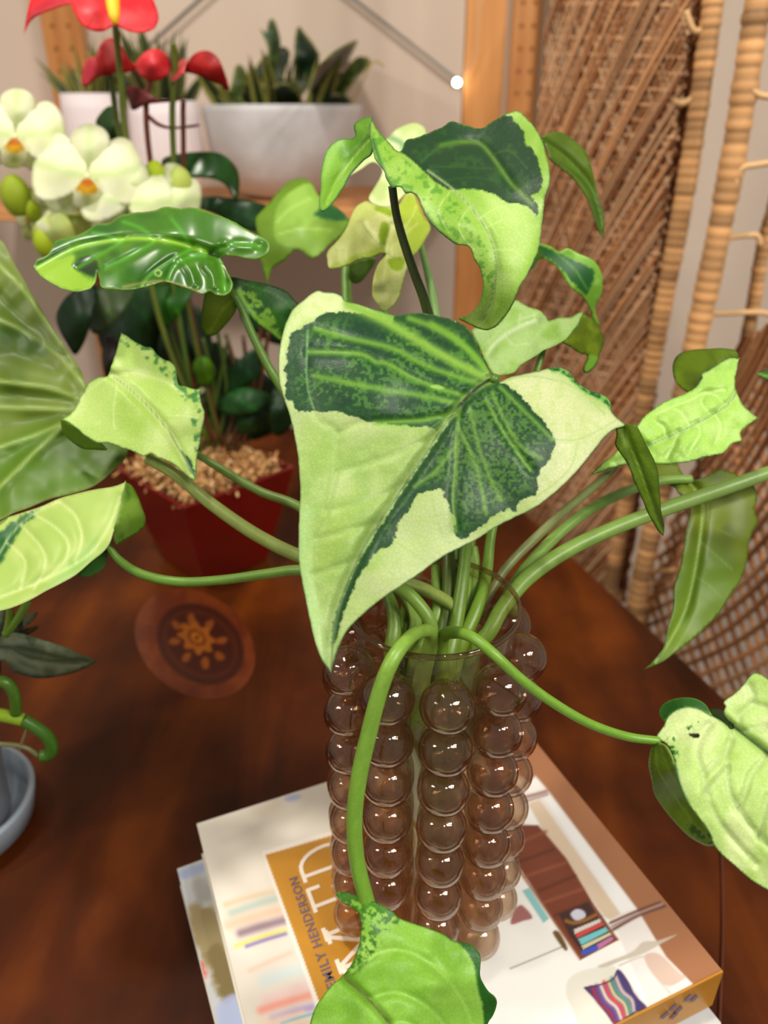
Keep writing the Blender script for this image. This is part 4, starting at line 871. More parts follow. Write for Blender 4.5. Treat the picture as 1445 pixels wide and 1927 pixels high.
lay17 = [('n', (.84,.90,.64), 60, .4, .7, 3, .8), ('n', (.66,.80,.38), 50, .5, .75, 6, .7), ('s', s4((400,740),(460,720),(500,900),(480,1000),(430,880)), (.20,.46,.12), 8, .45, .62, 2), ('s', s4((540,640),(660,600),(660,650),(580,680)), (.18,.42,.12), 7, .5, .66, 2),
         ('p', s4((558,700),(600,692),(640,700),(640,722),(610,728),(575,715)), (.10,.12,.04), 1.5, 1)] + [('l', v, 1.7, (.58,.68,.42), .7) for v in v17] + [('l', v, 4.5, (.88,.93,.72), .35) for v in v17] + [('l', m17, 2.6, (.16,.30,.12), .9), ('e', 1.8, (.24,.44,.2), .7),
         ('l', s4((390,790),(440,850),(470,960),(500,1080),(560,1200)), 3, (.20,.40,.20), .8)]
blade('leaf', [dict(o=L17o, d=[(1235,1392,.352),(1290,1330,.353),(1380,1368,.345),(1420,1270,.350),(1500,1300,.345),(1265,1440,.338),(1300,1550,.326),(1340,1590,.326),(1450,1680,.318),(1390,1500,.325),(1520,1500,.318),(1450,1420,.333),(1330,1440,.332)], base=(.74,.86,.50), layers=lay17,
                    relief=[(m17, 8, .005)] + [(v, 7, .0014) for v in v17], step=3.3, ruffle=.6, wave=.002),
               dict(o=rim17, d=[(1245,1350,.362),(1300,1315,.358),(1340,1345,.352),(1290,1335,.354)], base=(.15,.36,.10), layers=[('l', s4((440,560),(500,530),(620,530),(720,560)), 3, (.60,.76,.40), .9), ('e', 1.5, (.40,.58,.26), .7)], step=3.5),
               dict(o=pock17, d=[(1340,1335,.362),(1360,1340,.366),(1378,1368,.350)], base=(.12,.28,.06), layers=[], step=4),
               dict(o=und17, d=[(1230,1400,.353),(1222,1440,.358),(1260,1450,.342),(1300,1560,.342),(1340,1592,.329),(1260,1550,.36),(1290,1500,.345)], base=(.38,.50,.07), layers=[('n', (.32,.42,.04), 40, .4, .7), ('l', s4((320,800),(340,950),(440,1120),(580,1320),(720,1470)), 1.8, (.46,.62,.18), .7), ('l', s4((360,800),(420,960),(560,1180),(720,1420)), 1.6, (.44,.60,.16), .6), ('s', s4((540,1350),(700,1400),(740,1500),(620,1470)), (.16,.32,.05), 7, .5, .65, 2), ('e', 1.8, (.66,.76,.46), .6)], step=4)],
      M_LEAF, plant, 'large pale green leaf with a small hole at lower right')
# --- lowest front leaf
L18o = s8((262,125),(262,125),(275,100),(320,105),(380,120),(450,150),(520,170),(600,210),(650,240),(685,275),(740,300),(830,330),(930,365),(1000,395),(1050,430),(1100,445),(1150,450),(1200,480),(1235,520),(1245,580),(1240,660),(1260,720),(1300,780),(1345,820),(1355,860),(1335,930),(1290,1001),(1250,1100),(1100,1300),(700,1420),(300,1330),(110,1150),(85,1020),(100,940),(130,870),(180,800),(240,730),(300,680),(350,620),(390,540),(420,450),(430,350),(425,270),(390,225),(340,190),(290,160))
m18 = s8((310,680),(400,760),(490,840),(560,920),(640,1030),(700,1200))
v18 = [s8((330,690),(420,600),(560,520),(700,500),(860,560),(1000,680),(1120,840),(1180,1000)), s8((480,830),(640,790),(800,830),(960,960),(1040,1100)), s8((620,1000),(760,1000),(860,1100))]
lay18 = [('n', (.48,.70,.20), 60, .4, .7, 3, .8), ('n', (.70,.86,.44), 70, .55, .78, 7, .6),
         ('s', s8((262,100),(450,140),(700,280),(600,420),(430,640),(330,660),(430,400)), (.22,.44,.10), 7, .45, .65, 3, .9), ('p', s8((265,110),(400,125),(600,215),(680,270),(560,230),(400,160),(290,150)), (.26,.50,.14), 4, 2, .9),
         ('p', s8((1090,440),(1150,450),(1200,480),(1238,520),(1245,600),(1242,670),(1270,725),(1345,820),(1355,860),(1335,930),(1280,1030),(1262,960),(1258,880),(1235,800),(1210,700),(1195,600),(1165,530)), (.14,.38,.10), 4, 3),
         ('l', s8((1130,500),(1190,620),(1215,760),(1240,900)), 4, (.60,.80,.34), .7)] + [('l', v, 3, (.66,.84,.40), .5) for v in v18] + [('l', s8((330,690),(430,620),(560,530)), 1.6, (.36,.56,.18), .5), ('l', m18, 2.4, (.36,.36,.20), .95), ('e', 1.8, (.24,.46,.12), .7)]
blade('leaf', [dict(o=L18o, d=[(632,1684,.362),(690,1700,.352),(680,1760,.346),(750,1740,.350),(860,1775,.352),(905,1820,.348),(930,1890,.352),(800,1830,.338),(660,1830,.338),(595,1927,.335),(760,1927,.326),(750,2020,.322),(900,1950,.346)], base=(.56,.77,.28), layers=lay18,
                    relief=[(m18, 8, .003)] + [(v, 10, .0014) for v in v18], step=3.3, ruffle=.5, wave=.003, wscale=60)], M_LEAF, plant, 'bright green leaf drooping over the books')
blade('leaf', [dict(o=[(1422,701),(1422,701),(1432,700),(1445,694),(1480,690),(1520,705),(1480,722),(1445,714),(1432,708)], d=[(1424,702,.44),(1500,705,.44),(1460,690,.45)], base=(.16,.34,.08), layers=[('l', [(1424,702),(1445,708),(1500,715)], 3, (.50,.70,.28), .8)], step=4)], M_BACKLEAF, plant, 'tip of a leaf entering at the right edge')

# --- leaf stalks
def ax(dx, dy, z, r):
    P = np.array([[VX + dx, VY + dy, z]]); x, y = proj(P)
    c, s = math.cos(TH), math.sin(TH); d = (VY + dy) * c - (z - CAMZ) * s
    return (float(x[0]), float(y[0]), d, r * FPX / d)
def stalk(pts, foot, ca=(.45,.58,.22), cb=(.50,.62,.30), label=None):
    """pts picture-measured from the leaf to the vase mouth; foot (dx, dy) where it stands in the vase"""
    dx, dy = foot; r = .0045
    tail = [ax(dx, dy, RIM_Z - .04, r), ax(dx * .8, dy * .8, RIM_Z - .10, r), ax(dx * .55, dy * .55, BT + .06, r * .9), ax(dx * .4, dy * .4, BT + .02, r * .7)]
    return stem('leaf_stalk', [tuple(p) for p in pts] + tail, plant, ca, cb, label=label)
GR = (.38,.54,.16)
stalk([(692,1702,.356,15),(672,1620,.352,15),(667,1540,.346,15.5),(676,1460,.340,16),(694,1380,.334,16),(715,1300,.328,15.5),(737,1245,.326,15),(765,1205,.334,14),(792,1188,.348,13),(812,1200,.362,14)], (-.006, -.020), (.44,.62,.18), (.50,.62,.26), 'drooping front stalk')
stalk([(1240,1394,.352,8),(1180,1386,.350,8.5),(1110,1362,.345,9),(1040,1322,.340,9.5),(980,1278,.336,10),(930,1232,.334,10.5),(890,1200,.340,11),(855,1190,.352,12),(832,1205,.366,13)], (.004, -.018), (.40,.58,.16), (.46,.60,.20))
stalk([(1560,850,.47,13),(1445,890,.46,13),(1360,920,.455,13.5),(1250,958,.445,14),(1150,996,.435,14),(1060,1040,.425,14.5),(990,1090,.415,15),(945,1145,.405,15),(920,1190,.40,15)], (.020, .004), (.48,.60,.30), (.44,.58,.18))
stalk([(1300,902,.49,8),(1240,906,.485,9),(1170,928,.475,10),(1100,965,.462,10.5),(1040,1015,.45,11),(985,1075,.435,12),(950,1130,.42,12),(925,1180,.405,12)], (.024, .010), (.46,.60,.26), (.48,.60,.24))
stalk([(1160,875,.432,7),(1130,905,.435,8),(1070,955,.438,8.5),(1010,1010,.44,9),(960,1060,.435,9),(925,1110,.43,9),(900,1160,.42,9)], (.016, .016), (.48,.52,.30), (.52,.54,.34))
stalk([(275,862,.428,10),(330,893,.43,11),(400,950,.432,12),(480,1005,.432,12.5),(560,1045,.43,13),(640,1070,.425,13),(740,1090,.42,13),(820,1120,.41,13),(862,1160,.405,12)], (.002, .010), (.56,.62,.32), (.50,.58,.26))
stalk([(372,855,.47,7),(420,885,.465,8),(490,925,.46,8.5),(560,952,.455,9),(650,1010,.445,10),(730,1090,.43,11),(780,1160,.41,12)], (-.010, .006), (.46,.58,.26), (.46,.58,.22))
stalk([(203,1026,.425,6),(225,1055,.425,8),(270,1082,.425,9),(340,1095,.425,9),(420,1091,.42,9),(500,1080,.415,9.5),(560,1073,.41,10),(650,1078,.40,12),(740,1100,.395,13),(790,1140,.392,13),(812,1190,.392,13)], (-.008, -.004), (.36,.52,.16), (.48,.60,.24))
stalk([(738,350,.402,8),(745,400,.408,8),(758,450,.414,8.5),(780,515,.42,9),(800,570,.425,9.5),(815,640,.43,10),(830,780,.43,10),(842,950,.425,11),(845,1050,.42,12),(842,1140,.41,13)], (.006, .004), (.16,.20,.07), (.40,.50,.18), 'dark slender stalk')
stalk([(768,330,.532,4),(772,390,.525,5),(792,462,.505,6),(806,520,.495,7),(818,580,.49,8),(835,700,.475,8),(850,900,.455,9),(860,1050,.44,10),(862,1150,.42,11)], (.012, .018), (.44,.60,.34), (.46,.58,.26))
stalk([(725,476,.48,4),(722,560,.49,6),(740,680,.48,7),(780,850,.46,8),(815,1000,.44,9),(822,1100,.42,11),(822,1160,.41,12)], (-.004, .014), (.50,.64,.28), (.48,.60,.24))
stalk([(650,498,.565,7),(650,540,.56,7),(655,600,.55,7),(690,800,.52,8),(760,1000,.47,9),(770,1100,.44,10),(762,1160,.42,12)], (-.018, .014), (.38,.56,.18), (.48,.60,.24))
stalk([(430,540,.45,6),(452,575,.45,7),(475,630,.45,8),(505,690,.45,8.5),(530,730,.45,9),(600,850,.445,9),(680,1000,.43,10),(722,1100,.415,11),(742,1165,.405,13)], (-.020, .002), (.26,.40,.10), (.48,.60,.24))
stalk([(1025,650,.462,5),(1018,672,.46,6),(1010,700,.458,6),(990,780,.45,7),(950,900,.44,8),(925,1000,.43,9),(915,1080,.42,11),(895,1150,.405,13)], (.012, -.002), (.36,.52,.16), (.46,.58,.18))
stalk([(932,712,.356,9),(922,735,.372,9),(905,800,.39,9),(890,900,.402,9),(880,1000,.408,10),(872,1080,.408,12),(862,1150,.404,14)], (.008, -.008), (.30,.44,.14), (.46,.58,.20))
stalk([(890,1030,.43,9),(895,1075,.425,11),(893,1130,.415,12)], (.014, .008))
stalk([(1019,262,.472,4),(1000,320,.478,5),(965,410,.480,6),(932,500,.480,6.5),(908,590,.474,7),(892,680,.465,8),(880,850,.448,9),(872,1020,.432,10),(868,1140,.415,12)], (.010, .014), (.34,.45,.10), (.46,.58,.20))
stalk([(1010,474,.492,4),(990,500,.490,5),(955,560,.486,6),(925,620,.478,7),(905,720,.466,8),(892,900,.446,9),(884,1040,.430,10),(876,1145,.414,12)], (.014, .010), (.34,.48,.14), (.46,.58,.20))
stalk([(625,430,.598,4),(646,462,.59,5),(653,520,.582,6),(664,620,.565,7),(710,820,.525,8),(775,1010,.47,9),(786,1100,.44,10),(782,1160,.42,12)], (-.014, .016), (.38,.54,.18), (.48,.60,.24))
stem('leaf_stalk', [(1500,703,.443,3),(1545,735,.447,4),(1572,790,.456,6),(1560,850,.468,9)], plant, (.34,.50,.14), (.48,.60,.30))
V, F, i_ = tube_geo([Vector((VX, VY, RIM_Z - .06)), Vector((VX + .002, VY, RIM_Z - .10)), Vector((VX - .001, VY, BT + .08)), Vector((VX, VY, BT + .03))], [.006, .010, .011, .009], 14)
mesh('rootstock', V, F, M_STEM, plant, np.tile([.52, .54, .24], (len(V), 1)))['label'] = 'thick green main stem in the water'
mb = MB()
for k in range(26):
    a = random.uniform(0, 2 * PI); p = Vector((VX + .006 * math.cos(a), VY + .006 * math.sin(a), BT + .07 - random.uniform(0, .03))); P = [p]
    for j in range(5):
        a += random.uniform(-.7, .7); q = P[-1] + Vector((math.cos(a) * .006, math.sin(a) * .006, -.009))
        rr = math.hypot(q.x - VX, q.y - VY)
        if rr > .036: q.x = VX + (q.x - VX) * .036 / rr; q.y = VY + (q.y - VY) * .036 / rr
        q.z = max(q.z, BT + .008); P.append(q)
    mb.tube(P, [.0016, .0014, .0012, .001, .0008, .0006], 6, (.70, .60, .42))
tag(mb.build('roots', M_STEM, plant, True), kind='stuff')

# ================================================================== RED PLANTER WITH SHAVINGS
def DY(px, py, y):            # depth of the point at distance y along this sight line
    return y / ray(px, py)[1]
PCX, PCY, PTZ = -.214, .838, CAMZ - .375
M_REDLAC = simple('red_lacquer', (.47, .05, .03), .30, .5, c2_=(.38, .08, .03), nscale=9, coat=.3)
M_DARKIN = simple('dark_soil', (.13, .09, .06), .9, .2, c2_=(.22, .15, .10), nscale=60, bump=.5)
planter = empty('square_planter', (PCX, PCY, TABLE_Z), 'tapered square red lacquered planter on the table filled with wood shavings', 'planter')
def sq(h, z): return [Vector((PCX, PCY - h, z)), Vector((PCX + h, PCY, z)), Vector((PCX, PCY + h, z)), Vector((PCX - h, PCY, z))]
o0, o1, i1, i0 = sq(.066, TABLE_Z + .001), sq(.108, PTZ), sq(.101, PTZ), sq(.095, PTZ - .03)
V = o0 + o1 + i1 + i0; F = [(3, 2, 1, 0)]
for a in (0, 4, 8):
    for k in range(4): F.append((a + k, a + (k + 1) % 4, a + 4 + (k + 1) % 4, a + 4 + k))
F.append((12, 13, 14, 15))
bevel(mesh('planter_box', V, F, M_REDLAC, planter, smooth=False), .0015)
q = sq(.0965, PTZ - .010); q2 = sq(.096, PTZ - .028)
mesh('soil', q + q2, [(0, 1, 2, 3), (7, 6, 5, 4)] + [(k, 4 + k, 4 + (k + 1) % 4, (k + 1) % 4) for k in range(4)], M_DARKIN, planter, smooth=False)
mb = MB(); rs = random.Random(4)
for k in range(1500):
    u, v = rs.uniform(-1, 1), rs.uniform(-1, 1); h = .070
    x = PCX + (u - v) * h * .68; y = PCY + (u + v) * h * .68; z = PTZ - .008 + rs.uniform(0, .014) + .006 * (1 - max(abs(u), abs(v)))
    a = rs.uniform(0, 2 * PI); L = rs.uniform(.006, .018); t = Vector((math.cos(a), math.sin(a), rs.uniform(-.5, .7))).normalized(); n = t.cross(Vector((rs.uniform(-1, 1), rs.uniform(-1, 1), 1))).normalized() * .0014
    p = Vector((x, y, z)); c = rs.choice([(.80, .62, .40), (.72, .52, .31), (.86, .71, .50), (.60, .41, .24)])
    curl = up * L * rs.uniform(.05, .35)
    mb.add([p - n, p + n, p + t * L * .5 + curl + n, p + t * L * .5 + curl - n, p + t * L + n, p + t * L - n], [(0, 1, 2, 3), (3, 2, 4, 5)], c)
tag(mb.build('wood_shavings', attr_mat('shavings', .7, .2), planter), kind='stuff')

# ---- anthurium
anth = empty('red_anthurium', (PCX + .01, PCY + .02, PTZ), 'red anthurium with dark green leaves growing in the red planter', 'plant')
AY = .84
def bl(name, o, y, m, parent, base, layers=(), y2=None, step=6, tip=None, label=None, relief=(), thick=.0006):
    P = np.array([p[:2] for p in o], float); c = P.mean(0)
    a = P[P[:, 1].argmin()]; b = P[P[:, 1].argmax()]; l = P[P[:, 0].argmin()]; r = P[P[:, 0].argmax()]
    y2 = y if y2 is None else y2
    d = [(c[0], c[1], DY(c[0], c[1], (y + y2) / 2 - .012)), (a[0], a[1], DY(a[0], a[1], y)), (b[0], b[1], DY(b[0], b[1], y2)),
         (l[0], l[1], DY(l[0], l[1], (y + y2) / 2 + .008)), (r[0], r[1], DY(r[0], r[1], (y + y2) / 2 + .012))]
    return blade(name, [dict(o=o, d=d, base=base, layers=list(layers), step=step, relief=list(relief), wave=.004)], m, parent, label, thick)
RED = (.86, .10, .14)
bl('flower_spathe', c1((130,180),(130,180),(150,60),(190,-60),(300,-140),(430,-150),(560,-110),(700,-130),(800,-60),(850,40),(862,110),(830,160),(760,178),(690,165),(635,138),(600,150),(560,170),(500,165),(440,130),(400,60),(385,20),(340,30),(270,55),(200,85),(160,120)), AY - .06, M_RED, anth, RED,
   [('n', (.94,.22,.24), 40, .45, .75, 3, .7), ('p', c1((140,170),(160,60),(300,-20),(385,10),(340,30),(200,85)), (.66,.10,.16), 8, 0, .8), ('l', c1((610,10),(520,70),(480,140)), 2, (.70,.04,.08), .6), ('l', c1((620,0),(720,50),(800,120)), 2, (.72,.05,.10), .6)], y2=AY - .09, label='bright red open spathe')
mb = MB(); p0 = W(206, -60, DY(206, -60, AY - .10)); p1 = W(216, 44, DY(216, 44, AY - .125))
mb.tube([p0 + (p1 - p0) * t for t in np.linspace(0, 1, 9)], [.0045, .0055, .0058, .0058, .0056, .0054, .005, .0042, .002], 12, (.95, .74, .10)); mb.build('spadix', attr_mat('spadix_skin', .5), anth, True)['label'] = 'yellow spadix'
bl('flower_spathe', c1((445,465),(445,400),(470,330),(520,300),(545,240),(580,212),(620,210),(660,250),(700,320),(740,370),(690,395),(640,390),(590,410),(540,415),(500,445),(475,470)), AY + .0, M_RED, anth, (.62,.07,.05), [('p', c1((445,465),(450,350),(520,300),(510,420)), (.80,.22,.28), 8, 0)], label='dark red folded spathe at left')
bl('flower_spathe', c1((720,365),(760,310),(800,275),(850,265),(900,290),(930,340),(920,400),(870,435),(820,442),(770,420),(735,385)), AY + .01, M_RED, anth, (.78,.16,.18), [('n', (.86,.26,.28), 20, .4, .7)], label='small rounded red spathe')
bl('flower_spathe', c1((925,440),(940,380),(980,330),(1010,320),(1000,390),(960,430)), AY + .01, M_RED, anth, (.72,.16,.18))
bl('flower_spathe', c1((1000,385),(1030,320),(1070,285),(1120,275),(1160,290),(1195,330),(1220,390),(1240,450),(1243,490),(1190,460),(1120,430),(1060,405)), AY + .02, M_RED, anth, (.56,.06,.05), [('n', (.66,.10,.08), 20, .4, .7)], label='dark red drooping spathe at right')
bl('flower_spathe', c1((690,470),(760,480),(830,520),(880,545),(940,540),(1000,530),(985,545),(930,555),(870,560),(790,570),(720,600),(700,540)), AY + .02, M_RED, anth, (.34,.05,.05))
bl('flower_spathe', c1((790,600),(830,640),(890,680),(960,690),(1080,675),(1070,690),(960,702),(880,695),(820,660)), AY + .02, M_RED, anth, (.36,.05,.06))
def bstem(name, pts, y, r, parent, c, y2=None):
    y2 = y if y2 is None else y2; n = len(pts)
    P = [W(p[0], p[1], DY(p[0], p[1], y + (y2 - y) * i / (n - 1))) for i, p in enumerate(pts)]
    P = [Vector(p) for p in catmull([tuple(p) for p in P], 6, False)]
    V, F, i_ = tube_geo(P, r, 10); return mesh(name, V, F, M_STEM, parent, np.tile(c, (len(V), 1)))
bstem('flower_stalk', [(216,40),(220,80),(228,160),(240,280),(300,600),(390,830)], AY - .06, .0028, anth, (.40,.46,.16), AY)
bstem('flower_stalk', [(205,130),(212,170),(230,280),(300,560),(395,835)], AY, .0028, anth, (.26,.32,.10), AY + .02)
bstem('flower_stalk', [(285,140),(275,200),(285,320),(330,600),(405,840)], AY + .01, .0028, anth, (.40,.20,.14), AY + .03)
bstem('flower_stalk', [(325,80),(330,130),(325,260),(350,560),(415,830)], AY + .01, .0030, anth, (.34,.40,.12), AY + .03)
bstem('flower_stalk', [(345,190),(345,260),(355,560),(420,840)], AY + .02, .0026, anth, (.36,.18,.12), AY + .03)
DKG = (.07,.20,.06)
for k, (o, y, c, lb) in enumerate((
    (c1((880,870),(950,840),(1080,825),(1180,830),(1240,860),(1290,920),(1303,1000),(1290,1085),(1265,1060),(1220,1000),(1150,970),(1060,965),(980,965),(900,935)), AY + .04, (.09,.24,.05), 'dark arching leaf in front of the shelf'),
    (c1((1030,1110),(1120,1070),(1250,1075),(1400,1100),(1530,1160),(1480,1260),(1300,1240),(1180,1170)), AY + .05, (.08,.20,.09), None),
    (c4((255,510),(300,430),(380,380),(450,390),(430,480),(410,560),(380,640),(340,695),(300,640),(268,580)), AY - .02, (.05,.17,.05), None),
    (c4((430,390),(600,390),(580,470),(500,560),(440,600),(405,560)), AY - .01, (.26,.34,.18), None),
    (c4((680,380),(870,370),(870,420),(820,500),(770,560),(740,565),(700,500)), AY, (.14,.36,.05), None),
    (c4((740,560),(830,470),(910,490),(960,620),(960,760),(900,850),(820,830),(720,720)), AY + .05, (.06,.17,.07), None),
    (c4((875,790),(880,720),(930,700),(978,760),(960,820),(910,842)), AY + .02, (.30,.48,.06), 'small light green leaf'),
    (c4((990,810),(1100,700),(1180,655),(1215,690),(1200,760),(1120,830),(1010,870)), AY + .03, (.07,.20,.08), None),
    (c4((990,900),(1100,840),(1230,880),(1170,950),(1020,965)), AY + .02, (.13,.30,.12), None),
    (c4((1090,500),(1200,480),(1300,560),(1330,640),(1230,640),(1120,560)), AY + .09, (.05,.15,.05), None),
    (c4((1230,860),(1300,800),(1340,960),(1290,1050),(1230,1040)), AY + .0, (.06,.18,.05), None),
    (c4((600,400),(700,400),(720,520),(740,640),(640,680),(560,560)), AY + .07, (.08,.22,.07), None),
    (c4((920,860),(1010,880),(990,1000),(930,1040),(890,960)), AY + .04, (.08,.22,.06), None),
    (c4((500,560),(600,520),(700,600),(760,760),(640,800),(520,700)), AY + .10, (.06,.15,.06), None),
    (c4((430,420),(560,410),(760,450),(930,520),(960,700),(900,800),(760,860),(600,820),(500,740),(440,600)), AY + .13, (.045,.12,.04), None),
    (c4((960,640),(1060,700),(1180,760),(1280,860),(1290,1000),(1150,1080),(1000,1060),(950,900)), AY + .12, (.05,.12,.045), None),
    (c4((480,600),(540,640),(560,760),(520,840),(480,800),(460,700)), AY + .06, (.12,.09,.06), None),
    (c4((1040,960),(1180,940),(1240,1010),(1140,1060),(1060,1040)), AY + .03, (.10,.24,.08), None))):
    P = np.array([p[:2] for p in o]); cc = P.mean(0)
    mid = [(P[:, 0].min() * .5 + cc[0] * .5, P[:, 1].min() * .5 + cc[1] * .5), tuple(cc), (P[:, 0].max() * .5 + cc[0] * .5, P[:, 1].max() * .5 + cc[1] * .5)]
    bl('leaf', o, y, M_GLOSSLEAF if k < 2 else M_BACKLEAF, anth, c, [('n', tuple(v * 1.4 for v in c), 40, .5, .75), ('l', mid, 2, tuple(min(1, v * 2.0 + .05) for v in c), .5)], step=8, label=lb)
for k in range(7):
    x0 = 395 + k * 16; bstem('leaf_stalk', [(x0 + random.uniform(-30, 30), 620 + random.uniform(-40, 40)), (x0 + random.uniform(-8, 8), 740), (380 + k * 12, 850)], AY + .03, .0024, anth, random.choice([(.34,.24,.14),(.28,.36,.12),(.36,.20,.12)]))
bl('leaf', c1((520,660),(560,600),(600,575),(640,600),(650,660),(690,740),(700,800),(640,790),(580,760),(540,710)), AY + .03, M_BACKLEAF, anth, (.14,.26,.06), step=8)

# ---- orchid
orch = empty('pale_orchid', (PCX - .03, PCY, PTZ), 'pale yellow green moth orchid spray leaning left over the red planter', 'orchid')
OY = .80
def petal(cx_, cy_, ang, L, Wd, y, parent, c, lay=(), name='petal'):
    o = []
    for t in np.linspace(0, 2 * PI, 16, endpoint=False):
        u = .5 - .5 * math.cos(t); w_ = Wd * math.sin(t) * (.55 + .75 * u) * .62
        o.append((cx_ + L * u * math.cos(ang) - w_ * math.sin(ang), cy_ + L * u * math.sin(ang) + w_ * math.cos(ang)))
    tx, ty = cx_ + L * math.cos(ang), cy_ + L * math.sin(ang); mx_, my_ = (cx_ + tx) / 2, (cy_ + ty) / 2
    sx, sy = -math.sin(ang) * Wd * .5, math.cos(ang) * Wd * .5
    d = [(cx_, cy_, DY(cx_, cy_, y)), (tx, ty, DY(tx, ty, y + .012)), (mx_, my_, DY(mx_, my_, y - .006)), (mx_ + sx, my_ + sy, DY(mx_, my_, y + .004)), (mx_ - sx, my_ - sy, DY(mx_, my_, y + .004))]
    ll = [('n', (.97,.98,.88), 30, .4, .7), ('l', [(cx_, cy_), (mx_, my_), (tx, ty)], 9, (.82,.90,.62), .6)] + list(lay)
    return blade(name, [dict(o=o, d=d, base=c, layers=ll, step=6, wave=.002)], M_PETAL, parent, None, .0008)
def orchid(cx_, cy_, s, rot, y, c=(.97,.98,.84), lip=True, label=None):
    f = bpy.data.objects.new('orchid_flower', None); link(f, orch); f.empty_display_size = .01
    loc = W(cx_, cy_, DY(cx_, cy_, y)); f.location = loc - Vector(orch.location)
    if label: f['label'] = label
    for a, L, wd, dy_ in ((-90, 1.0, .62, .006), (35, .95, .55, .008), (145, .95, .55, .008)):
        petal(cx_, cy_, math.radians(a + rot), s * L, s * wd, y + dy_, f, tuple(v * .96 for v in c), name='sepal')
    for a in (-12, 192):
        petal(cx_, cy_, math.radians(a + rot), s * 1.05, s * 1.05, y - .002, f, c)
    if lip:
        petal(cx_, cy_ + s * .02, math.radians(90 + rot), s * .62, s * .46, y - .014, f, (.96,.96,.80), [('p', oval(cx_, cy_ + s * .16, s * .24, s * .17, 0, 12), (.88,.70,.06), 6, 4), ('p', oval(cx_, cy_ + s * .10, s * .14, s * .08, 0, 12), (.80,.46,.05), 4, 2)], name='lip')
        V, F = sphere_mesh('c', .0034, 12, 8); P = np.array(V) + np.array(W(cx_, cy_, DY(cx_, cy_, y - .010)))
        mesh('column', P, F, M_PETAL, f, np.tile([.94,.94,.80], (len(V), 1)))
    return f
orchid(28, 258, 92, 4, OY, label='leftmost white flower')
orchid(165, 333, 100, 3, OY - .02, label='front flower with yellow lip')
orchid(240, 385, 84, 8, OY - .025, (.96,.98,.82), False)
orchid(115, 400, 66, 120, OY - .01, (.90,.94,.56), False)
orchid(60, 405, 50, 60, OY + .03, (.84,.88,.56))
orchid(310, 370, 66, 20, OY - .01, (.96,.98,.82), False)
def bud(px, py, r, c=(.72,.80,.18)):
    V, F = sphere_mesh('b', r, 16, 12); P = np.array(V) * np.array([.85, .85, 1.15]) + np.array(W(px, py, DY(px, py, OY)))
    return mesh('flower_bud', P, F, M_PETAL, orch, np.tile(c, (len(V), 1)))
bud(84, 456, .0125); bud(30, 368, .0165, (.66,.74,.20)); bud(293, 326, .010, (.80,.88,.22)); bud(340, 345, .013, (.82,.88,.46)); bud(60, 395, .009)
bstem('flower_spike', [(20,300),(75,318),(130,350),(230,400),(290,430),(330,560),(375,850)], OY + .03, .0028, orch, (.30,.42,.12), AY)
bstem('flower_spike', [(84,450),(110,420),(160,380)], OY + .02, .0018, orch, (.50,.60,.16))

# ================================================================== SHELF UNIT
M_PINE = simple('pine', (.80,.56,.32), .55, .35, c2_=(.70,.45,.23), nscale=3, stretch=(14, 14, 1.2))
M_PINEB = simple('pine_board', (.80,.57,.36), .55, .35, c2_=(.72,.47,.26), nscale=3, stretch=(1.2, 14, 14))
M_HOLE = simple('hole_dark', (.50,.32,.17), .9, .1)
M_STEEL = simple('steel_rod', (.48,.47,.45), .4, .5, metal=.6)
SZ = CAMZ - .152
lx0, lx1 = G(70, 10, 1.93).x, G(142, 10, 1.93).x
rx0, rx1 = G(880, 10, 1.48).x, G(956, 10, 1.48).x
shelf = empty('pine_shelf_unit', ((lx0 + rx1) / 2, 1.66, 0), 'pine wood shelf unit with crossed steel rods behind the table', 'shelf')
def post(x0, x1, y0, y1):
    b = MB(); b.box((x0, y0, 0), (x1, y1, 2.1)); return bevel(b.build('post', M_PINE, shelf), .002)
post(lx0 - .16, lx1 - .16, 1.48, 1.52); post(rx0, rx1, 1.48, 1.52)
post(lx0, lx1, 1.93, 1.97); bx0, bx1 = G(968, 10, 1.93).x, G(1022, 10, 1.93).x
post(bx0, bx1, 1.93, 1.97)
b = MB(); b.box((G(1022, 10, 1.9).x, 1.90, 0), (G(1046, 10, 1.9).x, 1.94, 2.1)); b.build('side_rail', simple('grey_brown_rail', (.46,.34,.22), .6), shelf)
mb = MB()
for xa, xb, y in ((bx0, bx1, 1.9295), (lx0, lx1, 1.9295)):
    for k in range(42):
        for u in (.3, .72):
            c = Vector((xa + (xb - xa) * u, y, .35 + k * .042 + .016)); mb.tube([c, c + Vector((0, .0004, 0))], .0045, 8)
tag(mb.build('peg_holes', M_HOLE, shelf), kind='stuff')
b = MB(); b.box((lx0 - .15, 1.46, SZ - .022), (rx1 - .004, 1.92, SZ)); bevel(b.build('shelf_board', M_PINEB, shelf), .003)
for a, b_ in (((655, -10), (862, 152)), ((385, -10), (230, 130))):
    mb = MB(); pa, pb = G(a[0], a[1], 1.975), G(b_[0], b_[1], 1.975); dd = pb - pa
    mb.tube([pa - dd * 2.2, pb + dd * .02], .0035, 8); mb.build('brace_rod', M_STEEL, shelf)
# fairy light
fl = empty('fairy_light', tuple(G(860, 155, 1.47)), 'small glowing fairy light bulb hanging beside the right shelf post', 'light')
M_GLOW, t_, b_n = mat('warm_glow'); b_n.inputs['Emission Color'].default_value = (1, .86, .62, 1); b_n.inputs['Emission Strength'].default_value = 30
V, F = sphere_mesh('b', .006, 16, 12); P = np.array(V) + np.array(G(860, 155, 1.47)); mesh('bulb', P, F, M_GLOW, fl)
bstem('wire', [(862,150),(885,120),(897,80),(903,-20)], 1.465, .0010, fl, (.70,.62,.52))

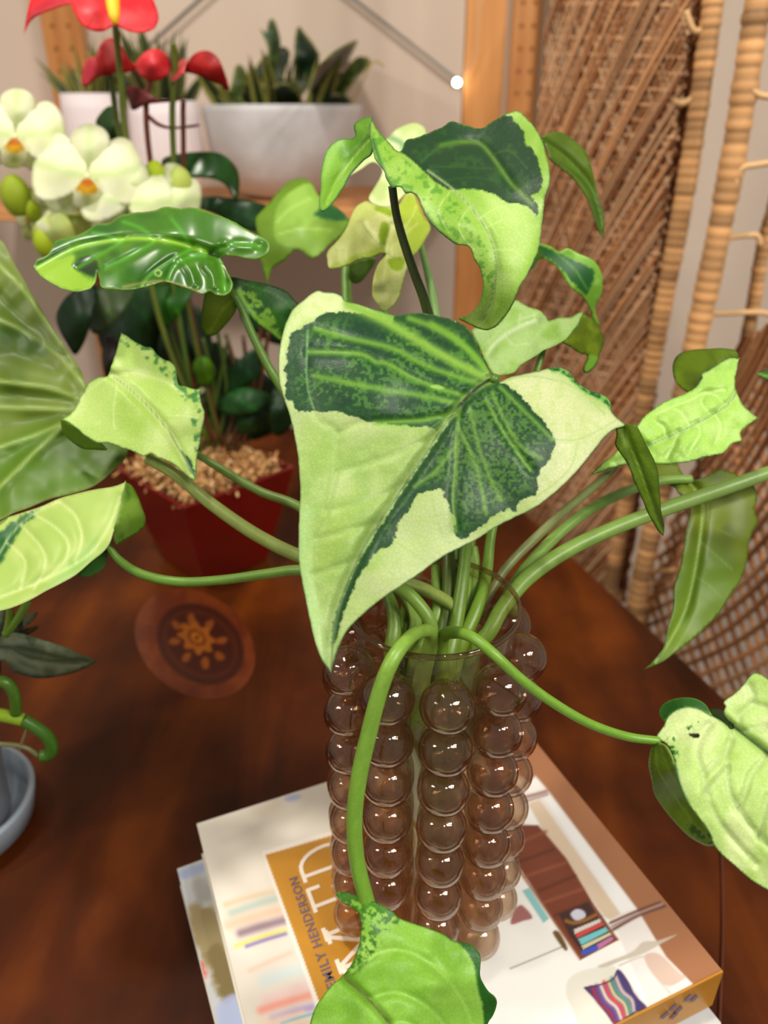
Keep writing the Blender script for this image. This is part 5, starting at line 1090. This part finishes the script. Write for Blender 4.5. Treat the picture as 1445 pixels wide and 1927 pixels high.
# ---- bowl planter on the shelf
M_BOWL = simple('pale_stoneware', (.78,.77,.77), .6, .3, c2_=(.70,.69,.68), nscale=14, bump=.2, bscale=220)
bcx, bcy = G(531, 200, 1.66).x, 1.66
rr = G(681, 200, 1.66).x - bcx; bh = G(531, 196, 1.66 - .15).z - SZ
bowl = empty('white_bowl_planter', (bcx, bcy, SZ), 'wide white stoneware bowl planter on the pine shelf', 'planter')
V, F = lathe([(0, .001), (rr * .42, .001), (rr * .62, bh * .08), (rr * .82, bh * .28), (rr * .94, bh * .55), (rr, bh * .93), (rr, bh), (rr - .012, bh), (rr - .014, bh * .8), (0, bh * .8)], (bcx, bcy, SZ), 64)
mesh('bowl_body', V, F, M_BOWL, bowl)
V, F = lathe([(0, 0), (rr - .016, 0), (rr - .016, .004), (0, .006)], (bcx, bcy, SZ + bh * .83), 40); mesh('soil', V, F, M_DARKIN, bowl)
def spiky(plant_, cx_, cy_, z, n, spread, L0, L1_, dark, edge, seed, wd=.02):
    R_ = random.Random(seed)
    for k in range(n):
        a = R_.uniform(0, 2 * PI); r = R_.uniform(0, spread); lean = R_.uniform(.1, .75) * (r / spread + .25); L = R_.uniform(L0, L1_); w_ = wd * R_.uniform(.7, 1.2)
        base = Vector((cx_ + r * math.cos(a), cy_ + r * math.sin(a), z)); dirv = Vector((math.cos(a) * lean, math.sin(a) * lean, 1)).normalized()
        tw = R_.uniform(0, PI); side = Vector((math.cos(tw), math.sin(tw), 0)); side = (side - dirv * side.dot(dirv)).normalized(); nn = dirv.cross(side)
        V = []; C = []; F = []
        for i in range(9):
            t = i / 8; ww = w_ * (.45 + 1.0 * math.sin(PI * min(1, t * .8 + .2))) * (1 - t ** 3) * .6
            c = base + dirv * L * t + Vector((dirv.x, dirv.y, -.4)) * (L * .18 * t * t)
            for j in range(7):
                u = j / 6 * 2 - 1; V.append(c + side * ww * u + nn * ww * .35 * u * u)
                C.append(edge if abs(u) > .62 else tuple(v * (1 + .5 * ((i + j) % 2) * .3) for v in dark))
            if i:
                for j in range(6): b0 = (i - 1) * 7 + j; F.append((b0, b0 + 1, b0 + 8, b0 + 7))
        o = mesh('leaf', V, F, M_BACKLEAF, plant_, np.array(C)); s = o.modifiers.new('thickness', 'SOLIDIFY'); s.thickness = .001
snake = empty('dwarf_snake_plant', (bcx, bcy, SZ + bh * .86), 'dwarf snake plants with dark pointed leaves in the white bowl', 'plant')
SY = 1.60
for o, c in ((c2((385,240),(345,140),(375,165),(390,105),(412,95),(430,130),(448,200),(445,260),(420,400),(390,330)), (.16,.24,.12)),
             (c2((265,420),(300,380),(350,300),(400,265),(455,235),(490,250),(495,290),(450,420),(380,520),(300,520),(262,480)), (.08,.13,.05)),
             (c2((518,300),(520,200),(530,150),(543,130),(570,165),(610,215),(645,285),(620,360),(580,450),(530,500),(515,400)), (.06,.13,.06)),
             (c2((600,470),(620,390),(670,310),(740,250),(835,203),(820,250),(780,320),(720,380),(660,450)), (.17,.24,.16)),
             (c2((580,520),(600,440),(640,380),(700,360),(760,370),(740,430),(690,520)), (.07,.13,.05)),
             (c2((690,440),(760,370),(830,290),(890,290),(900,320),(850,380),(790,450),(740,520)), (.22,.26,.10)),
             (c2((175,500),(200,430),(225,330),(265,340),(290,420),(270,520)), (.26,.32,.14)),
             (c2((270,520),(262,430),(330,405),(380,440),(420,520)), (.05,.07,.03)), (c2((330,525),(380,470),(430,420),(500,425),(545,480),(550,525)), (.06,.09,.03)),
             (c2((560,525),(620,500),(700,470),(770,480),(810,525)), (.06,.10,.04)), (c2((150,500),(130,455),(200,480),(260,525),(190,520)), (.14,.20,.08))):
    bl('leaf', o, SY + random.uniform(-.03, .03), M_BACKLEAF, snake, c, [('e', 3.0, (.62,.60,.28), .75), ('n', tuple(v * 1.8 for v in c), 10, .5, .8)], step=7, y2=SY, thick=.0015)
spiky(snake, bcx, bcy, SZ + bh * .85, 34, rr * .72, .06, .13, (.10,.16,.07), (.55,.54,.24), 3, .018)
bstem('runner', [(640,230),(670,180),(700,118),(722,125)], SY, .0016, snake, (.66,.60,.30))
# ---- ribbed white pots
M_RIB = simple('white_ribbed_ceramic', (.88,.83,.83), .5, .4)
def ribbed(px0, px1, py0, y, label, seed):
    x0, x1 = G(px0, py0, y).x, G(px1, py0, y).x; cx_ = (x0 + x1) / 2; r = (x1 - x0) / 2; h = G(0, py0, y - r).z - SZ
    pot = empty('ribbed_pot', (cx_, y, SZ), label, 'pot', 'ribbed white pots on the shelf')
    n = 144; prof = [(.62, .0), (.80, .06), (.96, .3), (1.0, .55), (.97, .85), (.93, 1.0), (.86, 1.0), (.84, .8), (0, .8)]
    V = []; F = []; m = len(prof)
    for k in range(n):
        a = 2 * PI * k / n
        for i, (pr, pz) in enumerate(prof):
            q = pr * r * (1 + (.018 * math.cos(36 * a) if i < 6 else 0)); V.append((cx_ + q * math.cos(a), y + q * math.sin(a), SZ + .001 + pz * h))
    for k in range(n):
        b0 = k * m; c0 = ((k + 1) % n) * m
        for i in range(m - 1): F.append((b0 + i, c0 + i, c0 + i + 1, b0 + i + 1))
    V.append((cx_, y, SZ + .001)); L = len(V) - 1
    for k in range(n): F.append((L, ((k + 1) % n) * m, k * m))
    mesh('pot_body', V, F, M_RIB, pot)
    V, F = lathe([(0, 0), (r * .82, 0), (r * .82, .004), (0, .005)], (cx_, y, SZ + .004 + .82 * h), 32); mesh('soil', V, F, M_DARKIN, pot)
    return cx_, r, SZ + .82 * h
c_, r_, z_ = ribbed(112, 236, 176, 1.62, 'left ribbed white pot behind the orchid flowers', 1)
pl1 = empty('striped_snake_plant', (c_, 1.62, z_ + .008), 'yellow striped plant in the left ribbed pot behind the anthurium', 'plant'); spiky(pl1, c_, 1.62, z_, 22, r_ * .6, .09, .14, (.20,.26,.10), (.64,.60,.28), 8, .015)
c_, r_, z_ = ribbed(240, 372, 190, 1.60, 'right ribbed white pot beside the white bowl', 2)
pl2 = empty('striped_snake_plant', (c_, 1.60, z_ + .008), 'dark green pointed plant in the right ribbed pot beside the bowl', 'plant'); spiky(pl2, c_, 1.60, z_, 26, r_ * .6, .10, .17, (.12,.18,.08), (.46,.48,.22), 9, .022)

# ================================================================== GREY POT AT LEFT
GZ = TABLE_Z + .001
sc_ = H(-98, 1508, GZ + .028); srad = (H(54, 1508, GZ + .028) - sc_).length
M_GREY = simple('grey_glaze', (.52,.54,.57), .35, .5, c2_=(.46,.48,.52), nscale=20)
M_GREY2 = simple('grey_saucer_glaze', (.54,.58,.62), .3, .5)
gp = empty('grey_pot', (sc_.x, sc_.y, GZ + .0065), 'grey glazed pot standing in the grey saucer at the left edge', 'pot')
pr = srad * .79
V, F = lathe([(0, 0), (pr * .82, 0), (pr * .84, .004), (pr, .118), (pr + .002, .122), (pr - .004, .122), (pr - .006, .105), (0, .103)], (sc_.x, sc_.y, GZ + .0065), 64); mesh('pot_body', V, F, M_GREY, gp)
V, F = lathe([(0, .104), (pr - .007, .104), (pr - .007, .107), (0, .109)], (sc_.x, sc_.y, GZ + .0065), 32); mesh('soil', V, F, M_DARKIN, gp)
sa = empty('grey_saucer', (sc_.x, sc_.y, GZ), 'round blue grey saucer on the table at the left edge', 'saucer')
V, F = lathe([(0, 0), (srad * .80, 0), (srad * .93, .006), (srad, .027), (srad - .001, .0295), (srad - .005, .0295), (srad * .90, .009), (srad * .80, .0055), (0, .0055)], (sc_.x, sc_.y, GZ), 80); mesh('saucer_body', V, F, M_GREY2, sa)
pep = empty('silver_striped_plant', (sc_.x, sc_.y, GZ + .12), 'trailing plant with silver striped grey green leaves in the grey pot', 'plant')
PY = sc_.y + .01
pl_o = z5((-60,330),(0,260),(60,235),(130,235),(230,262),(340,295),(450,330),(560,380),(650,415),(683,432),(683,432),(640,465),(540,510),(420,540),(290,555),(180,535),(90,500),(40,440),(-40,420))
bl('leaf', pl_o, PY - .03, M_BACKLEAF, pep, (.36,.41,.31), [('n', (.50,.54,.42), 20, .4, .7), ('l', z5((0,330),(200,345),(420,400),(660,432)), 4, (.20,.26,.15), .9), ('l', z5((60,300),(250,290),(450,350)), 5, (.54,.58,.48), .8), ('l', z5((80,350),(230,440),(400,470),(560,460)), 6, (.56,.60,.48), .8), ('l', z5((60,380),(150,470),(300,520)), 4, (.52,.56,.45), .8), ('l', z5((60,330),(200,400),(400,430),(560,440)), 3, (.22,.28,.17), .8), ('e', 4, (.28,.36,.22), .6)], step=5, y2=PY - .03, label='silver striped pointed leaf')
bl('leaf', z5((-80,110),(0,60),(60,70),(120,130),(60,230),(0,260),(-60,230)), PY, M_BACKLEAF, pep, (.34,.40,.28), [('n', (.46,.50,.38), 12, .4, .7)], step=6)
bl('leaf', z5((60,240),(120,150),(190,100),(270,80),(230,140),(160,200),(90,250)), PY + .01, M_BACKLEAF, pep, (.26,.32,.20), step=6)
bl('leaf', z5((100,250),(180,200),(280,180),(230,230),(150,260)), PY + .01, M_BACKLEAF, pep, (.30,.28,.16), step=6)
bl('leaf', z5((-160,360),(-60,300),(0,330),(10,480),(-20,560),(-120,520)), PY - .01, M_BACKLEAF, pep, (.28,.34,.24), step=6)
def zst(pts, r, c): return bstem('trailing_stem', z5(*pts), PY - .045, r, pep, c)
zst([(40,250),(60,160),(70,60),(60,20)], .0022, (.44,.54,.14)); zst([(40,240),(110,150),(170,60),(190,10)], .0026, (.40,.54,.16))
zst([(-60,590),(0,575),(60,600),(105,680),(115,800)], .0038, (.26,.40,.08)); zst([(-60,810),(0,815),(80,830),(165,850)], .0044, (.50,.62,.12))
zst([(165,850),(250,900),(330,960),(370,1040),(350,1095),(295,1105)], .0042, (.24,.42,.10)); zst([(-40,1020),(60,1025),(140,1035),(210,1060),(270,1105)], .0016, (.44,.44,.28)); zst([(190,920),(160,1000),(140,1060)], .0010, (.50,.44,.30))

# ================================================================== WICKER CHAIR
chair = empty('wicker_chair', (.62, 1.0, 0), 'tall woven wicker chair standing to the right of the table', 'chair')
CANE = (.70,.50,.31)
def bil(c00, c10, c01, c11):
    return lambda u, v: (c00 * (1 - u) + c10 * u) * (1 - v) + (c01 * (1 - u) + c11 * u) * v
def lattice(name, f, su, sv, n1, wd, parent, cols, slope=1.0, dbl=0, push=.003, seed=1, label=None, stuff=True, rail=0):
    """woven diagonal strands on the patch f(u,v); su, sv real size"""
    mb = MB(); R_ = random.Random(seed); sp_ = su / n1
    nrm = (f(0, 1) - f(0, 0)).cross(f(1, 0) - f(0, 0)).normalized()
    for s in (-1, 1):
        tot = int((sv / slope + su) / sp_) + 2
        for k in range(-2, tot):
            x0 = k * sp_ + R_.uniform(-.06, .06) * sp_      # crossing of the top edge
            ta, tb = max(0.0, (x0 - su) * slope / sv), min(1.0, x0 * slope / sv)
            if tb - ta < .004: continue
            pts = []
            for t in np.linspace(ta, tb, max(3, int((tb - ta) * 30))):
                vv = t * sv; uu = (x0 - vv / slope) if s > 0 else (su - x0 + vv / slope)
                pts.append((uu / su, vv / sv, t))
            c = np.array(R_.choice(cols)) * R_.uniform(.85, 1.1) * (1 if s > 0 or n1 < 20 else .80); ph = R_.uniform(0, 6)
            P = [f(u, v) + nrm * (push * math.sin(t * 12 + ph) + s * .0015) for u, v, t in pts]
            mb.tube(P, wd, 4, c, cap=False)
    if rail:
        for k in range(rail):
            v = (k + .5) / rail; c = np.array(R_.choice(cols)); mb.tube([f(u, v) for u in np.linspace(0, 1, 6)], wd * .8, 4, c, cap=False)
    o = mb.build(name, M_CANE, parent, True)
    tag(o, kind='stuff' if stuff else None)
    return o
TL, TR = G(1040, -40, 1.42), G(1312, -40, 1.02); BL, BR = G(925, 1090, 1.42), G(1150, 1140, 1.02)
f1 = bil(TL, TR, BL, BR); su = (TR - TL).length; sv = (BL - TL).length
back = Vector((.022, .010, 0))
cc1 = [(.86,.65,.46), (.78,.56,.38), (.92,.74,.57), (.70,.47,.30), (.88,.69,.52)]
lattice('woven_side', f1, su, sv, 32, .0028, chair, cc1, 1.35, rail=50)
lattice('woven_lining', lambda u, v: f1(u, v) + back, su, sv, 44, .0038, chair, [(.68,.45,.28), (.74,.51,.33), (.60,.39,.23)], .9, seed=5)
def wrapped(name, pts, r, parent, label=None, wrap=.010, seed=1, c=(.76,.57,.37)):
    P = [Vector(p) for p in catmull([tuple(p) for p in pts], 6, False)]
    L = [0.0]
    for a, b in zip(P[:-1], P[1:]): L.append(L[-1] + (b - a).length)
    n = int(L[-1] / (wrap / 5)); Q = []; R = []; cs = []; R_ = random.Random(seed); cur = None; last = -1
    for i in range(n):
        s = L[-1] * i / (n - 1); j = min(len(P) - 2, int(np.searchsorted(L, s, 'right')) - 1); t = (s - L[j]) / max(1e-6, L[j + 1] - L[j])
        Q.append(P[j].lerp(P[j + 1], t)); w_ = s / wrap; k = int(w_); fr = w_ - k
        if k != last: last = k; cur = (np.array(c) * R_.uniform(.78, 1.15), R_.uniform(.94, 1.05))
        R.append(r * cur[1] * (.90 + .12 * math.sin(PI * fr) ** .6)); cs.append(cur[0] * (.72 + .3 * math.sin(PI * fr) ** .5))
    V, F, _i = tube_geo(Q, R, 12); C = np.repeat(np.array(cs), 12, 0)
    o = mesh(name, V, F, M_CANE, parent, C)
    if label: o['label'] = label
    return o
def gp_(pts, y0, y1): return [G(p[0], p[1], y0 + (y1 - y0) * i / (len(pts) - 1)) for i, p in enumerate(pts)]
wrapped('wrapped_pole', gp_([(1348,-40),(1343,0),(1291,350),(1211,765),(1165,1010),(1140,1150)], 1.0, 1.0), .0115, chair, seed=2)
wrapped('wrapped_pole', gp_([(1434,-60),(1427,0),(1370,350),(1300,680),(1240,940),(1200,1120),(1180,1240)], .92, .92), .0135, chair, 'thick cane wrapped pole', wrap=.012, seed=3)
wrapped('wrapped_pole', gp_([(1060,-40),(1045,120),(1010,560),(960,960),(940,1080)], 1.42, 1.42), .008, chair, seed=6)
wrapped('wrapped_pole', gp_([(1500,250),(1440,450),(1420,560),(1396,680),(1345,880),(1290,1010),(1230,1130),(1200,1180)], .96, .96), .0085, chair, wrap=.009, seed=4)
def loop(pts, y, r=.0034):
    P = [Vector(p) for p in catmull([tuple(G(p[0], p[1], y)) for p in pts], 6, False)]
    V, F, _i = tube_geo(P, r, 8); return mesh('cane_tie', V, F, M_CANE, chair, np.tile([.82,.66,.46], (len(V), 1)))
loop([(1405,160),(1418,172),(1432,180),(1460,183)], .91); loop([(1385,345),(1384,330),(1398,315),(1425,310),(1460,304)], .91); loop([(1362,452),(1378,446),(1405,443),(1425,444),(1431,460)], .93)
loop([(1325,586),(1350,590),(1400,588),(1438,589),(1470,600)], .94); loop([(1290,20),(1310,60),(1345,25)], 1.0); loop([(1270,190),(1285,195),(1310,180)], 1.0); loop([(1240,1075),(1270,1072),(1330,1074)], .93)
f2 = bil(G(1398, 640, .97), G(1560, 560, .70), G(1190, 1180, .97), G(1500, 1420, .70))
su2 = (f2(1, 0) - f2(0, 0)).length; sv2 = (f2(0, 1) - f2(0, 0)).length
lattice('lattice_panel', f2, su2, sv2, 12, .0036, chair, [(.66,.45,.28), (.58,.38,.22), (.74,.55,.38)], 1.1, push=.002, seed=12)
# seat and frame of the chair that stand below the table height
for p in (f1(0, 1), f1(1, 1), f2(1, 1)):
    wrapped('chair_leg', [Vector((p.x, p.y, p.z + .03)), Vector((p.x + .005, p.y, p.z * .5)), Vector((p.x + .01, p.y, .002))], .014, chair, wrap=.02, seed=9)
